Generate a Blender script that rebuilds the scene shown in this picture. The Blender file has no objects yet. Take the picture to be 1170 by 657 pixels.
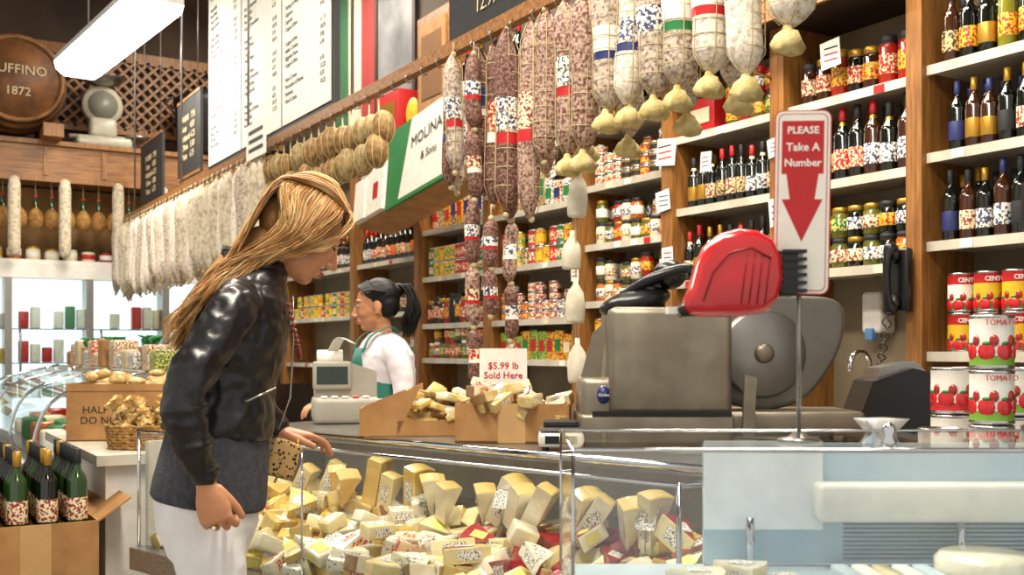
import bpy, bmesh, math, random
from mathutils import Vector, Matrix, Euler
random.seed(7)
R=random.random
def U(a,b): return a+(b-a)*R()
TH=math.radians(31.3); CH=1.22
S,C=math.sin(TH),math.cos(TH)
def site(u,d,z=0): return Vector((d*S+u*C, d*C-u*S, z))
def frame(u,d,z=0,rot=0): return Matrix.Translation(site(u,d,z))@Matrix.Rotation(-TH+math.radians(rot),4,'Z')
def TR(x,y,z): return Matrix.Translation((x,y,z))
def RX(a): return Matrix.Rotation(math.radians(a),4,'X')
def RY(a): return Matrix.Rotation(math.radians(a),4,'Y')
def RZ(a): return Matrix.Rotation(math.radians(a),4,'Z')
def basis(right,up,loc):
    r=Vector(right).normalized(); u=Vector(up).normalized(); n=r.cross(u)
    m=Matrix((r,u,n)).transposed().to_4x4(); m.translation=Vector(loc); return m
# ---------------------------------------------------------------- materials
def hx(h):
    h=h.lstrip('#'); c=[int(h[i:i+2],16)/255 for i in (0,2,4)]
    return tuple(((x/12.92) if x<=.04045 else ((x+.055)/1.055)**2.4) for x in c)+(1,)
_m={}
def mat(name,col,rough=.5,metal=0,col2=None,scale=20,lo=.35,hi=.65,bump=0,bscale=80,emit=0,coat=0,stretch=None,det=4,spec=.5):
    if name in _m: return _m[name]
    m=bpy.data.materials.new(name); m.use_nodes=True; nt=m.node_tree; b=nt.nodes['Principled BSDF']
    b.inputs['Base Color'].default_value=hx(col); b.inputs['Roughness'].default_value=rough
    b.inputs['Metallic'].default_value=metal; b.inputs['Coat Weight'].default_value=coat
    b.inputs['Specular IOR Level'].default_value=spec
    tc=nt.nodes.new('ShaderNodeTexCoord'); mp=nt.nodes.new('ShaderNodeMapping')
    nt.links.new(tc.outputs['Object'],mp.inputs['Vector'])
    if stretch: mp.inputs['Scale'].default_value=stretch
    if col2 is None: 
        c=hx(col); col2v=tuple(x*.86 for x in c[:3])+(1,); sc=scale; l,h_=.3,.75
    else: col2v=hx(col2); sc=scale; l,h_=lo,hi
    n=nt.nodes.new('ShaderNodeTexNoise'); n.inputs['Scale'].default_value=sc; n.inputs['Detail'].default_value=det
    nt.links.new(mp.outputs[0],n.inputs['Vector'])
    r=nt.nodes.new('ShaderNodeValToRGB'); r.color_ramp.elements[0].position=l; r.color_ramp.elements[1].position=h_
    r.color_ramp.elements[0].color=hx(col); r.color_ramp.elements[1].color=col2v
    nt.links.new(n.outputs['Fac'],r.inputs['Fac']); nt.links.new(r.outputs['Color'],b.inputs['Base Color'])
    if bump:
        n2=nt.nodes.new('ShaderNodeTexNoise'); n2.inputs['Scale'].default_value=bscale; n2.inputs['Detail'].default_value=3
        nt.links.new(mp.outputs[0],n2.inputs['Vector'])
        bp=nt.nodes.new('ShaderNodeBump'); bp.inputs['Strength'].default_value=bump; bp.inputs['Distance'].default_value=.01
        nt.links.new(n2.outputs['Fac'],bp.inputs['Height']); nt.links.new(bp.outputs[0],b.inputs['Normal'])
    if emit:
        b.inputs['Emission Color'].default_value=hx(col); b.inputs['Emission Strength'].default_value=emit
    _m[name]=m; return m
def glassmat(name,tint='#f4f8f6',base=.04,graz=.7,rough=.02):
    if name in _m: return _m[name]
    m=bpy.data.materials.new(name); m.use_nodes=True; nt=m.node_tree
    for n in list(nt.nodes):
        if n.type!='OUTPUT_MATERIAL': nt.nodes.remove(n)
    out=[n for n in nt.nodes if n.type=='OUTPUT_MATERIAL'][0]
    t=nt.nodes.new('ShaderNodeBsdfTransparent'); t.inputs['Color'].default_value=hx(tint)
    g=nt.nodes.new('ShaderNodeBsdfGlossy'); g.inputs['Roughness'].default_value=rough
    lw=nt.nodes.new('ShaderNodeLayerWeight'); lw.inputs['Blend'].default_value=.5
    pw=nt.nodes.new('ShaderNodeMath'); pw.operation='POWER'; pw.inputs[1].default_value=4.5
    mu=nt.nodes.new('ShaderNodeMath'); mu.operation='MULTIPLY_ADD'; mu.inputs[1].default_value=graz; mu.inputs[2].default_value=base; mu.use_clamp=True
    mx=nt.nodes.new('ShaderNodeMixShader')
    nt.links.new(lw.outputs['Facing'],pw.inputs[0]); nt.links.new(pw.outputs[0],mu.inputs[0]); nt.links.new(mu.outputs[0],mx.inputs[0])
    nt.links.new(t.outputs[0],mx.inputs[1]); nt.links.new(g.outputs[0],mx.inputs[2]); nt.links.new(mx.outputs[0],out.inputs['Surface'])
    _m[name]=m; return m
def leopard():
    if 'leopard' in _m: return _m['leopard']
    m=mat('leopard','#c9a063',.7)
    nt=m.node_tree; b=nt.nodes['Principled BSDF']
    v=nt.nodes.new('ShaderNodeTexVoronoi'); v.inputs['Scale'].default_value=95
    tc=nt.nodes.new('ShaderNodeTexCoord'); nt.links.new(tc.outputs['Object'],v.inputs['Vector'])
    r=nt.nodes.new('ShaderNodeValToRGB'); e=r.color_ramp.elements
    e[0].position=.30; e[0].color=hx('#2a1a10'); e[1].position=.42; e[1].color=hx('#c9a468')
    nt.links.new(v.outputs['Distance'],r.inputs['Fac']); nt.links.new(r.outputs['Color'],b.inputs['Base Color'])
    return m
# ---------------------------------------------------------------- mesh builder
class MB:
    def __init__(s,T=None): s.v=[];s.f=[];s.m=[];s.sm=[];s.mats=[];s.T=T if T is not None else Matrix()
    def mi(s,m):
        if m not in s.mats: s.mats.append(m)
        return s.mats.index(m)
    def add(s,vs,fs,m,smooth=False,T=None):
        M=s.T@T if T is not None else s.T
        o=len(s.v)
        for v in vs:
            p=M@Vector(v); s.v.append((p.x,p.y,p.z))
        ml=m if isinstance(m,list) else None
        i0=None if ml else s.mi(m)
        for k,f in enumerate(fs):
            s.f.append(tuple(i+o for i in f)); s.m.append(s.mi(ml[k]) if ml else i0); s.sm.append(smooth)
    def box(s,x0,x1,y0,y1,z0,z1,m,T=None):
        vs=[(x0,y0,z0),(x1,y0,z0),(x1,y1,z0),(x0,y1,z0),(x0,y0,z1),(x1,y0,z1),(x1,y1,z1),(x0,y1,z1)]
        s.add(vs,[(0,3,2,1),(4,5,6,7),(0,1,5,4),(1,2,6,5),(2,3,7,6),(3,0,4,7)],m,False,T)
    def rings(s,rs,m,smooth=True,T=None,cap=True,close=True):
        n=len(rs[0]); vs=[p for r in rs for p in r]; fs=[]; ms=[]
        isl=isinstance(m,list)
        for i in range(len(rs)-1):
            for j in range(n if close else n-1):
                k=(j+1)%n; fs.append((i*n+j,i*n+k,(i+1)*n+k,(i+1)*n+j)); ms.append(m[i] if isl else m)
        if cap:
            fs.append(tuple(range(n))[::-1]); ms.append(ms[0]); fs.append(tuple((len(rs)-1)*n+j for j in range(n))); ms.append(ms[-2])
        s.add(vs,fs,ms,smooth,T)
    def lathe(s,prof,m,n=12,T=None,smooth=True):
        rs=[[(r*math.cos(2*math.pi*j/n),r*math.sin(2*math.pi*j/n),z) for j in range(n)] for r,z in prof]
        s.rings(rs,m,smooth,T)
    def rbox(s,x0,x1,y0,y1,z0,z1,b,m,T=None,k=3):
        def ring(i,z):
            a0,a1,c0,c1=x0+i,x1-i,y0+i,y1-i; q=max(b-i*.6,b*.3); o=[]
            for cx,cy,st in ((a1-q,c1-q,0),(a0+q,c1-q,90),(a0+q,c0+q,180),(a1-q,c0+q,270)):
                for t in range(k+1):
                    a=math.radians(st+90*t/k); o.append((cx+q*math.cos(a),cy+q*math.sin(a),z))
            return o
        s.rings([ring(b*.8,z0),ring(b*.2,z0+b*.3),ring(0,z0+b),ring(0,z1-b),ring(b*.2,z1-b*.3),ring(b*.8,z1)],m,True,T)
    def prism(s,poly,h0,h1,m,T=None,smooth=False):
        n=len(poly); vs=[(x,y,h0) for x,y in poly]+[(x,y,h1) for x,y in poly]
        fs=[tuple(range(n))[::-1],tuple(range(n,2*n))]+[(i,(i+1)%n,n+(i+1)%n,n+i) for i in range(n)]
        s.add(vs,fs,m,smooth,T)
    def xz(s,poly,y0,y1,m,T=None):
        n=len(poly); vs=[(x,y0,z) for x,z in poly]+[(x,y1,z) for x,z in poly]
        fs=[tuple(range(n)),tuple(range(n,2*n))[::-1]]+[(i,n+i,n+(i+1)%n,(i+1)%n) for i in range(n)]
        s.add(vs,fs,m,False,T)
    def pillow(s,poly,y0,y1,m,T=None,r=.16):
        cx=sum(p[0] for p in poly)/len(poly); cz=sum(p[1] for p in poly)/len(poly)
        rs=[]
        for t,sc in ((0,1-r*2.2),(.06,1-r),(.2,1-r*.3),(.4,1),(.6,1),(.8,1-r*.3),(.94,1-r),(1,1-r*2.2)):
            rs.append([(cx+(x-cx)*sc,y0+(y1-y0)*t,cz+(z-cz)*sc) for x,z in poly])
        s.rings(rs,m,True,T)
    def tube(s,pts,rad,m,n=8,T=None,flat=1,cap=True):
        pts=[Vector(p) for p in pts]; L=len(pts)
        if not isinstance(rad,(list,tuple)): rad=[rad]*L
        rs=[]; prev=None
        for i in range(L):
            t=(pts[min(i+1,L-1)]-pts[max(i-1,0)])
            t=t.normalized() if t.length>1e-9 else Vector((0,0,1))
            if prev is None:
                a=Vector((0,0,1)) if abs(t.z)<.9 else Vector((1,0,0)); x=t.cross(a).normalized()
            else:
                x=prev-t*prev.dot(t); x=x.normalized() if x.length>1e-6 else prev
            prev=x; y=t.cross(x)
            rr=rad[i]; ra,rb=(rr if isinstance(rr,tuple) else (rr,rr*flat))
            rs.append([tuple(pts[i]+x*ra*math.cos(2*math.pi*j/n)+y*rb*math.sin(2*math.pi*j/n)) for j in range(n)])
        s.rings(rs,m,True,T,cap)
    def limb(s,pts,rad,m,n=14,T=None,sub=5,dome=True):
        P,Q=cr(pts,sub),crs(rad,sub)
        if dome:
            a=(P[0]-P[1]).normalized(); b=(P[-1]-P[-2]).normalized()
            P=[P[0]+a*Q[0]*.7,P[0]+a*Q[0]*.45]+P+[P[-1]+b*Q[-1]*.45,P[-1]+b*Q[-1]*.7]
            Q=[Q[0]*.3,Q[0]*.75]+Q+[Q[-1]*.75,Q[-1]*.3]
        s.tube(P,Q,m,n,T)
    def ell(s,c,r,m,T=None,nu=16,nv=10):
        rs=[]
        for i in range(nv+1):
            a=-math.pi/2+math.pi*(i+.0)/nv; a=max(min(a,math.pi/2-.06),-math.pi/2+.06)
            rs.append([(c[0]+r[0]*math.cos(a)*math.cos(2*math.pi*j/nu),c[1]+r[1]*math.cos(a)*math.sin(2*math.pi*j/nu),c[2]+r[2]*math.sin(a)) for j in range(nu)])
        s.rings(rs,m,True,T)
    def obj(s,name,parent=None,recalc=True):
        me=bpy.data.meshes.new(name)
        xs=[v[0] for v in s.v];ys=[v[1] for v in s.v];zs=[v[2] for v in s.v]
        c=Vector(((min(xs)+max(xs))/2,(min(ys)+max(ys))/2,min(zs)))
        me.from_pydata([(v[0]-c.x,v[1]-c.y,v[2]-c.z) for v in s.v],[],s.f)
        for m in s.mats: me.materials.append(m)
        me.polygons.foreach_set('material_index',s.m); me.polygons.foreach_set('use_smooth',s.sm)
        if recalc:
            bm=bmesh.new(); bm.from_mesh(me); bmesh.ops.recalc_face_normals(bm,faces=bm.faces); bm.to_mesh(me); bm.free()
        me.update()
        o=bpy.data.objects.new(name,me); bpy.context.scene.collection.objects.link(o); o.location=c
        if parent: par(o,parent)
        return o
def par(o,p):
    o.parent=p; o.matrix_parent_inverse=Matrix.Translation(-p.location)
def cr(pts,sub=5):
    P=[Vector(p) for p in pts]; P=[P[0]*2-P[1]]+P+[P[-1]*2-P[-2]]; out=[]
    for i in range(1,len(P)-2):
        for k in range(sub):
            t=k/sub; a,b,c,d=P[i-1],P[i],P[i+1],P[i+2]
            out.append(.5*((2*b)+(c-a)*t+(2*a-5*b+4*c-d)*t*t+(3*b-a-3*c+d)*t**3))
    out.append(P[-2]); return out
def crs(r,sub=5):
    out=[]
    for i in range(len(r)-1):
        for k in range(sub):
            t=k/sub; t=t*t*(3-2*t); out.append(r[i]*(1-t)+r[i+1]*t)
    out.append(r[-1]); return out
def empty(name,loc):
    e=bpy.data.objects.new(name,None); bpy.context.scene.collection.objects.link(e); e.location=loc; e.empty_display_size=.1; return e
def text(body,size,M,m,parent,name='lettering',align='CENTER',ext=.0006,space=1,bold=0):
    cu=bpy.data.curves.new(name,'FONT'); cu.body=body; cu.size=size; cu.align_x=align; cu.align_y='CENTER'; cu.extrude=ext
    cu.space_line=space; cu.offset=bold; cu.resolution_u=2
    cu.materials.append(m); o=bpy.data.objects.new(name,cu); bpy.context.scene.collection.objects.link(o)
    o.matrix_world=M; o.parent=parent; o.matrix_parent_inverse=Matrix.Translation(-parent.location)
    return o
def textX(body,size,x,y,z,m,parent,**k):
    return text(body,size,basis((0,-1,0),(0,0,1),(x,y,z)),m,parent,**k)
# ---------------------------------------------------------------- palette
white=mat('white_paint','#e9e6de',.45); shelfw=mat('shelf_white','#cfc8b8',.4,0,'#b5ad9b',7)
paper=mat('paper','#efebe0',.7); black=mat('black_plastic','#0c0c0e',.3); ink=mat('ink','#1a1a1c',.6)
steel=mat('brushed_steel','#a3a19c',.32,.9,'#8a8884',30,stretch=(1,1,12)); chrome=mat('chrome','#d6d8da',.12,1)
alum=mat('cast_aluminium','#8f8777',.42,.7,'#786f60',8,bump=.05,bscale=200)
wood=mat('shelf_post_wood','#9a682f',.5,0,'#74491f',6,stretch=(12,12,1)); woodl=mat('beam_wood','#9c6a35',.5,0,'#6d4522',5,stretch=(1,10,10))
woodd=mat('dark_wood','#3a2414',.6,0,'#22140b',5,stretch=(1,8,8))
card=mat('cardboard','#b0834f',.8,0,'#9a6f40',9,bump=.1,bscale=120); cardd=mat('cardboard_inside','#7d5833',.9)
red=mat('red_gloss','#c8141c',.25,coat=.6); redl=mat('red_label','#bd1a1e',.45); green=mat('green_label','#1d7a3a',.45); lime=mat('lime_label','#8fbe30',.45)
yellow=mat('yellow_label','#e3b81f',.45); gold=mat('gold_foil','#b98d33',.35,.6); navy=mat('navy_label','#232c66',.45); orange=mat('orange_label','#d9641a',.45)
cream=mat('cream_label','#e8dcb8',.55); beige=mat('beige','#cdbb94',.7); teal=mat('teal','#1f6a5c',.7)
# printed packaging
pk=dict(scale=95,lo=.50,hi=.54,det=1)
p_white=mat('print_white','#ebe5d6',.5,0,'#3b3f63',**pk); p_cream=mat('print_cream','#e6d9b2',.5,0,'#8d2a1e',**pk); p_red=mat('print_red','#b5191c',.45,0,'#ecdcae',**pk)
p_yel=mat('print_yellow','#dfb42a',.45,0,'#a5231a',**pk); p_grn=mat('print_green','#24683a',.45,0,'#e3cf63',**pk); p_tan=mat('print_tan','#cbb07a',.5,0,'#3d2a18',**pk); p_lime=mat('print_lime','#a3b93a',.45,0,'#2b6a35',**pk)
gdark=mat('bottle_glass_dark','#0e120b',.08,coat=.5); goil=mat('bottle_oil','#7c7a17',.1,coat=.5); ggreen=mat('bottle_green','#26401a',.1,coat=.5); gbrown=mat('bottle_amber','#3a1c0a',.1,coat=.5)
olive=mat('olives','#6f6b22',.2,0,'#3d4314',120,coat=.5); tomato=mat('tomato_sauce','#a1220f',.2,coat=.5); pepper=mat('peppers','#c9791c',.2,0,'#8d2410',80,coat=.5)
tin=mat('tin','#c9c9c6',.25,1); brass=mat('brass','#a8833a',.3,1)
glass=glassmat('case_glass'); glassf=glassmat('front_glass','#eef4f6',.12,.8,.06)
# ---------------------------------------------------------------- room
def simple(name,x0,x1,y0,y1,z0,z1,m):
    b=MB(); b.box(x0,x1,y0,y1,z0,z1,m); return b.obj(name)
YF=10.5
simple('floor',-3,3.75,-1.5,YF+.1,-.1,0,mat('floor_tile','#8a7f70',.4,0,'#6d6355',3))
simple('ceiling',-3,3.75,-1.5,YF+.1,5,5.1,mat('ceiling_dark','#2b2019',.8,0,'#1c140f',3))
simple('wall_right',3.65,3.75,-1.5,YF+.1,0,5,mat('wall_upper_paint','#57483a',.8,0,'#43372c',2))
simple('wall_back',-3,3.65,YF,YF+.1,0,5,mat('wall_back_paint','#4a3524',.8,0,'#33241a',2))
# ---------------------------------------------------------------- products
def bottle(b,x,y,z,h=.3,r=.037,g=None,lab=None,cap=None,n=10,lab2=None):
    g=g or gdark; lab=lab or cream; cap=cap or redl; T=TR(x,y,z)
    pr=[(r*.9,0),(r,.01),(r,.14*h),(r*1.02,.15*h),(r*1.02,.42*h),(r,.43*h),(r,.60*h),(r*.85,.67*h),(r*.42,.75*h),(r*.37,.80*h),(r*.37,.82*h),(r*.41,.83*h),(r*.41,h*.995),(r*.36,h)]
    ms=[g,g,g,lab,g,g,g,g,lab2 or g,g,cap,cap,cap]
    b.lathe(pr,ms,n,T)
def jar(b,x,y,z,h=.13,r=.036,con=None,lab=None,lid=None,n=10):
    con=con or olive; T=TR(x,y,z); lid=lid or gold
    b.lathe([(r*.9,0),(r,.008),(r,.22*h),(r*1.02,.23*h),(r*1.02,.62*h),(r,.63*h),(r,.76*h),(r*.86,.84*h),(r*.9,.85*h),(r*.9,.99*h),(r*.85,h)],
       [con,con,con,lab or cream,con,con,con,lid,lid,lid],n,T)
def can(b,x,y,z,h=.12,r=.045,l1=None,l2=None,n=14,l3=None):
    T=TR(x,y,z); l1=l1 or redl; l2=l2 or l1; l3=l3 or l1
    b.lathe([(r*.94,0),(r*1.03,.003),(r*1.03,.006),(r,.009),(r,h*.25),(r,h*.7),(r,h-.009),(r*1.03,h-.006),(r*1.03,h-.002),(r*.95,h-.001),(r*.94,h-.004)],
       [tin,tin,tin,l3,l2,l1,tin,tin,tin,tin],n,T)
def packet(b,x,y,z,w,dp,h,m,m2=None,T=None):
    T0=(T or Matrix())@TR(x,y,z)
    b.rbox(-dp/2,dp/2,-w/2,w/2,0,h,min(w,dp,h)*.15,m,T0,2)
    if m2: b.box(-dp/2-.001,-dp/2+.004,-w*.36,w*.36,h*.3,h*.7,m2,T0)
XF,XB=3.35,3.62
def row(name,y0,y1,z,maker,step,rows=2,x0=None):
    b=MB(); y=y0+step/2
    while y<y1-step*.45:
        for k in range(rows):
            maker(b,(x0 or XF)+step*.55+k*step*1.05,y+U(-.004,.004),z+.0005)
        y+=step*U(1.0,1.06)
    return b.obj(name)
ch=random.choice
def wines(b,x,y,z): 
    bottle(b,x,y,z,U(.27,.305),.036,ch([gdark,gdark,gdark,gbrown]),ch([p_cream,p_white,p_white,p_tan,p_red,orange]),ch([redl,ink,gold,ink,redl]),lab2=ch([None,None,gold]))
def wines_dark(b,x,y,z): bottle(b,x,y,z,U(.24,.28),.031,ch([gdark,gdark,gbrown]),ch([p_cream,navy,gold,p_white,ink,ink]),ch([gold,ink,ink,navy]))
def vinegars(b,x,y,z): bottle(b,x,y,z,U(.24,.27),.03,gdark,ch([p_cream,p_white,gold,p_tan]),ch([ink,gold,redl]),lab2=ch([None,cream]))
def oils(b,x,y,z): bottle(b,x,y,z,U(.26,.3),.034,ch([goil,gbrown,gdark,gdark,gdark,gdark]),ch([p_yel,gold,p_cream,p_tan]),ch([ink,gold,ink]))
def jars(b,x,y,z):
    h=U(.105,.13)
    for k in range(1+(R()<.75)): jar(b,x,y,z+k*(h+.001),h,.036,ch([olive,tomato,pepper,olive]),ch([p_cream,p_white,p_red,p_yel,p_grn,p_tan]),ch([gold,ink,redl,paper,ink]))
def jarsw(b,x,y,z):
    h=U(.10,.12)
    for k in range(1+(R()<.75)): jar(b,x,y,z+k*(h+.001),h,.036,ch([olive,tomato,pepper,cream]),ch([p_white,p_cream,paper,p_yel]),ch([ink,ink,gold]))
def jars_dark(b,x,y,z): jar(b,x,y,z,U(.16,.21),.037,ch([tomato,gdark,gbrown,olive]),ch([p_cream,p_red,p_yel,ink]),ch([ink,gold]))
def jars_tall(b,x,y,z):
    for k in range(2): jar(b,x,y,z+k*.126,.125,.038,ch([olive,gdark,olive,pepper]),ch([p_cream,p_yel,p_grn,p_white]),ch([ink,gold]),12)
def cansy(b,x,y,z):
    c=ch([(yellow,p_yel),(redl,p_red),(yellow,p_grn),(redl,p_cream),(green,p_cream),(p_yel,yellow),(p_tan,p_tan)])
    can(b,x,y,z,.105,.036,c[0],c[1],10); 
    if R()<.85: can(b,x,y,z+.106,.105,.036,c[0],c[1],10)
def cans_small(b,x,y,z):
    c=ch([(redl,p_cream),(redl,p_yel),(yellow,p_red),(cream,p_red),(gold,ink),(p_white,p_white)])
    for k in range(random.randint(2,4)): can(b,x,y,z+.056*k,.055,.036,c[0],c[1],10)
def tomato_marks(b,x,y,z,r,h):
    for a in (150,200,250,300,20,80):
        A=math.radians(a); T=TR(x,y,z+h*.42)@Matrix.Rotation(A,4,'Z')
        b.ell((r*.93,0,-.1*h),(r*.13,r*.42,r*.46),red,T,10,6); b.ell((r*.9,r*.3,.10*h),(r*.13,r*.26,r*.30),tomato,T,10,6)
        b.ell((r*.97,0,.05*h),(r*.1,r*.22,r*.10),green,T,6,4)
shelf_cans=[]
def cans_tom(b,x,y,z):
    for k in range(2):
        can(b,x,y,z+k*.146,.145,.05,redl,ch([yellow,yellow,paper]),16,green); tomato_marks(b,x,y,z+k*.146-.02,.05,.145); shelf_cans.append((x,y,z+k*.146+.118))
def packs(b,x,y,z):
    packet(b,x,y,z,.08,.05,U(.14,.18),ch([p_yel,yellow,p_yel,p_lime]),ch([redl,cream,green]))
def packs_white(b,x,y,z): packet(b,x,y,z,.08,.05,U(.14,.26),ch([p_white,p_cream,p_red,p_yel,p_tan]),ch([redl,green,navy,None]))
bays=[(1.5,2.53,[1.21,1.617,1.945,2.27]),(2.60,3.22,[1.55,1.91,2.25]),(3.30,3.95,[1.55,1.90,2.25]),
      (4.03,4.72,[1.18,1.48,1.79,2.11,2.42]),(4.80,5.74,[1.16,1.40,1.73,2.06,2.42]),(5.80,6.72,[1.16,1.40,1.73,2.06,2.42]),(6.80,7.9,[1.1,1.5,1.9,2.42]),(7.98,9.6,[1.1,1.5,1.9,2.42])]
b=MB()
backp=mat('shelf_back_panel','#8f836b',.7,0,'#776b55',3)
b.box(XB,3.648,1.4,9.7,.9,2.8,backp)
for y0,y1,zs in bays:
    for z in zs:
        b.box(XF,XB,y0,y1,z-.022,z,shelfw); b.box(XF-.012,XF,y0,y1,z-.032,z+.004,shelfw)
        k=y0+.12
        while k<y1-.1:
            if R()<.3: b.box(XF-.015,XF-.0121,k,k+.05,z-.03,z+.0,ch([paper,paper,cream,redl]))
            k+=U(.1,.2)
for y0,y1 in ((2.53,2.60),(3.22,3.30),(3.95,4.03),(4.72,4.80),(5.74,5.80),(6.72,6.80),(7.9,7.98),(9.6,9.68),(1.43,1.5)):
    b.box(XF-.04,XB,y0,y1,.9,2.8,wood)
b.box(XF-.045,XB,1.43,9.68,2.74,2.83,wood)
b.box(XF-.16,XB,2.62,4.70,2.60,2.65,woodd); b.box(XF-.18,XF-.16,2.62,4.70,2.585,2.70,woodl)
b.obj('grocery_shelving')
o=row('tomato_cans',1.52,2.52,1.21,cans_tom,.105,1)
for (x,y,z) in shelf_cans: text('CENTO',.022,basis((C,-S,0),(0,0,1),(x-.053*S,y-.053*C,z-.002)),paper,o,bold=.0008)
row('liqueur_bottles',1.52,2.52,1.617,wines_dark,.068)
row('soda_bottles',1.52,2.52,1.945,wines_dark,.066)
row('olive_oil_bottles',1.52,2.52,2.27,oils,.073)
row('pickle_jars',2.62,3.2,1.55,jars_tall,.080)
row('wine_bottles',2.62,3.2,1.91,wines,.076)
row('preserve_jars',2.62,3.2,2.25,jars_dark,.078)
row('vinegar_bottles',3.32,3.94,1.90,vinegars,.064)
row('vinegar_bottles',3.32,3.94,1.55,vinegars,.067)
row('sauce_jars',3.32,3.7,2.25,jars,.08)
row('canned_beans',4.05,4.71,1.18,cansy,.076)
row('sauce_jars',4.05,4.71,1.48,jarsw,.075)
row('pesto_jars',4.05,4.71,1.79,jarsw,.075)
row('seasoning_cans',4.05,4.71,2.11,cans_small,.076)
row('pasta_packets',4.82,5.73,1.16,packs,.085,2)
row('canned_fish',4.82,5.73,1.40,cans_small,.076)
row('canned_vegetables',4.82,5.73,1.73,cansy,.076)
row('cracker_packets',4.82,5.73,2.06,packs_white,.088)
row('sauce_jars',5.82,6.71,1.16,jars,.076)
row('jam_jars',5.82,6.71,1.40,jars_dark,.077)
row('canned_beans',5.82,6.71,1.73,cansy,.076)
row('pasta_packets',5.82,6.71,2.06,packs_white,.088)
row('jam_jars',6.82,7.88,1.5,jars_dark,.085)
row('wine_bottles',6.82,7.88,1.9,wines,.085)
row('cracker_packets',6.82,7.88,1.1,packs_white,.09)
row('canned_fish',8.0,9.5,1.5,cansy,.085)
row('wine_bottles',8.0,9.5,1.9,wines,.09)
row('wine_bottles',4.82,5.73,2.42,wines,.085,1)
row('vinegar_bottles',4.05,4.71,2.42,vinegars,.085,1)
b=MB(); b.rbox(3.37,3.58,3.72,3.94,2.253,2.42,.006,redl); b.box(3.366,3.3695,3.75,3.91,2.3,2.37,cream); b.obj('red_carton')
b=MB(); b.box(3.02,3.61,1.4,7.5,.86,.9,steel); b.box(3.07,3.61,1.4,7.5,.0,.86,white)
b.obj('back_counter')
b=MB(TR(3.35,2.80,.9)); b.lathe([(.03,0),(.03,.01),(.014,.02),(.012,.2)],chrome,12)
b.tube(cr([(0,0,.18),(0,0,.27),(-.03,0,.31),(-.08,0,.31),(-.11,0,.27),(-.112,0,.24)],5),.010,chrome,10)
b.tube([(0,.0,.06),(0,-.06,.075)],.007,chrome,8); b.obj('sink_faucet')
b=MB(TR(3.56,2.93,1.26)); b.rbox(-.05,.05,-.05,.05,.03,.2,.015,white); b.rbox(-.065,-.03,-.02,.02,0,.05,.006,mat('soap_blue','#5b8fc0',.3)); b.obj('soap_dispenser')
# telephone
e=empty('wall_telephone',(3.24,2.68,1.36))
b=MB(TR(3.27,2.60,1.36)@RX(0)); 
b.rbox(-.01,.03,-.045,.05,.0,.24,.012,black)
b.limb([(-.03,.01,.01),(-.05,.01,.05),(-.055,.01,.13),(-.05,.01,.2),(-.03,.01,.24)],[.028,.016,.014,.016,.028],black,12)
b.ell((-.022,.01,.035),(.02,.03,.032),black); b.ell((-.022,.01,.215),(.02,.03,.032),black)
b.obj('handset',e)
b=MB(); pts=[]
for i in range(260):
    t=i/259; a=t*2*math.pi*26
    cx=3.235-.02*math.sin(t*math.pi); cy=2.62+.05*math.sin(t*math.pi); cz=1.37-.34*math.sin(t*math.pi)**.8
    pts.append((cx+.009*math.cos(a),cy+.02*(t-.5)+.009*math.sin(a),cz))
b.tube(pts,.0026,black,5); b.obj('coiled_cord',e)
b=MB(TR(3.2,3.36,2.25)); b.lathe([(.052,0),(.045,.012),(.034,.05),(.028,.08),(.016,.1),(.006,.105)],brass,18); b.ell((0,0,-.004),(.01,.01,.012),brass)
b.tube(cr([(0,0,.1),(0,0,.15),(.04,-.03,.17),(.115,-.07,.14)],4),.006,brass,8); b.obj('brass_bell')
b=MB()
for y,z,w,h in ((3.99,2.12,.14,.13),(4.0,1.9,.1,.1),(3.97,1.62,.08,.1),(4.76,1.95,.06,.12),(3.26,1.75,.05,.12),(5.0,2.2,.1,.1),(3.26,2.05,.07,.08),(2.95,2.36,.1,.11),(3.7,2.05,.07,.09),(4.76,1.6,.07,.1),(5.77,1.6,.06,.1)):
    b.box(-.0015,.0015,-w/2,w/2,0,h,paper,TR(XF-.05,y,z)@RX(U(-10,10)))
    for k in range(3): b.box(-.002,-.0016,-w*.35,w*.35,h*(.25+.22*k),h*(.31+.22*k),ch([ink,redl,navy]),TR(XF-.05,y,z))
b.obj('price_cards')
# top cartons, flag, pictures
b=MB(); b.rbox(XF+.02,3.6,7.45,8.0,2.425,2.62,.005,paper); b.rbox(XF+.05,3.6,7.5,7.95,2.622,2.735,.005,paper); b.obj('white_cartons')
b=MB(); b.rbox(XF-.02,3.55,7.1,7.5,2.835,3.17,.004,redl); b.box(XF-.025,XF-.0205,7.17,7.43,2.93,3.09,gold); b.obj('red_tin_box')
b=MB(TR(3.38,6.96,2.832)); b.ell((0,0,.12),(.03,.1,.12),yellow); b.obj('round_yellow_tray')
T=TR(3.02,6.14,2.27)@RY(8)@RX(-8)
b=MB(T); b.box(0,.02,-.60,-.26,0,.54,paper); b.box(0,.02,-.26,.50,0,.54,paper)
gp=[(.50,.0),(.50,.54),(.16,.54),(.30,.0)]
b.add([(-.0012,y,z) for y,z in gp],[(0,1,2,3)],green)
b.box(-.0015,.0215,-.6,.5,-.025,.004,green)
b.box(-.001,.02,-.66,-.60,0,.54,redl); b.box(-.02,.02,.52,.78,.0,.36,paper); b.box(-.022,-.0201,.60,.68,.10,.22,redl); b.box(-.03,.02,.80,.98,.0,.30,paper)
b.box(.02,.3,-.66,1.0,-.02,.01,card)
o=b.obj('salami_carton_display')
text('MOLINARI',.115,T@basis((0,-1,0),(0,0,1),(-.003,-.12,.37))@RZ(4),ink,o); text('& Sons',.08,T@basis((0,-1,0),(0,0,1),(-.003,-.12,.22)),ink,o)
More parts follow.
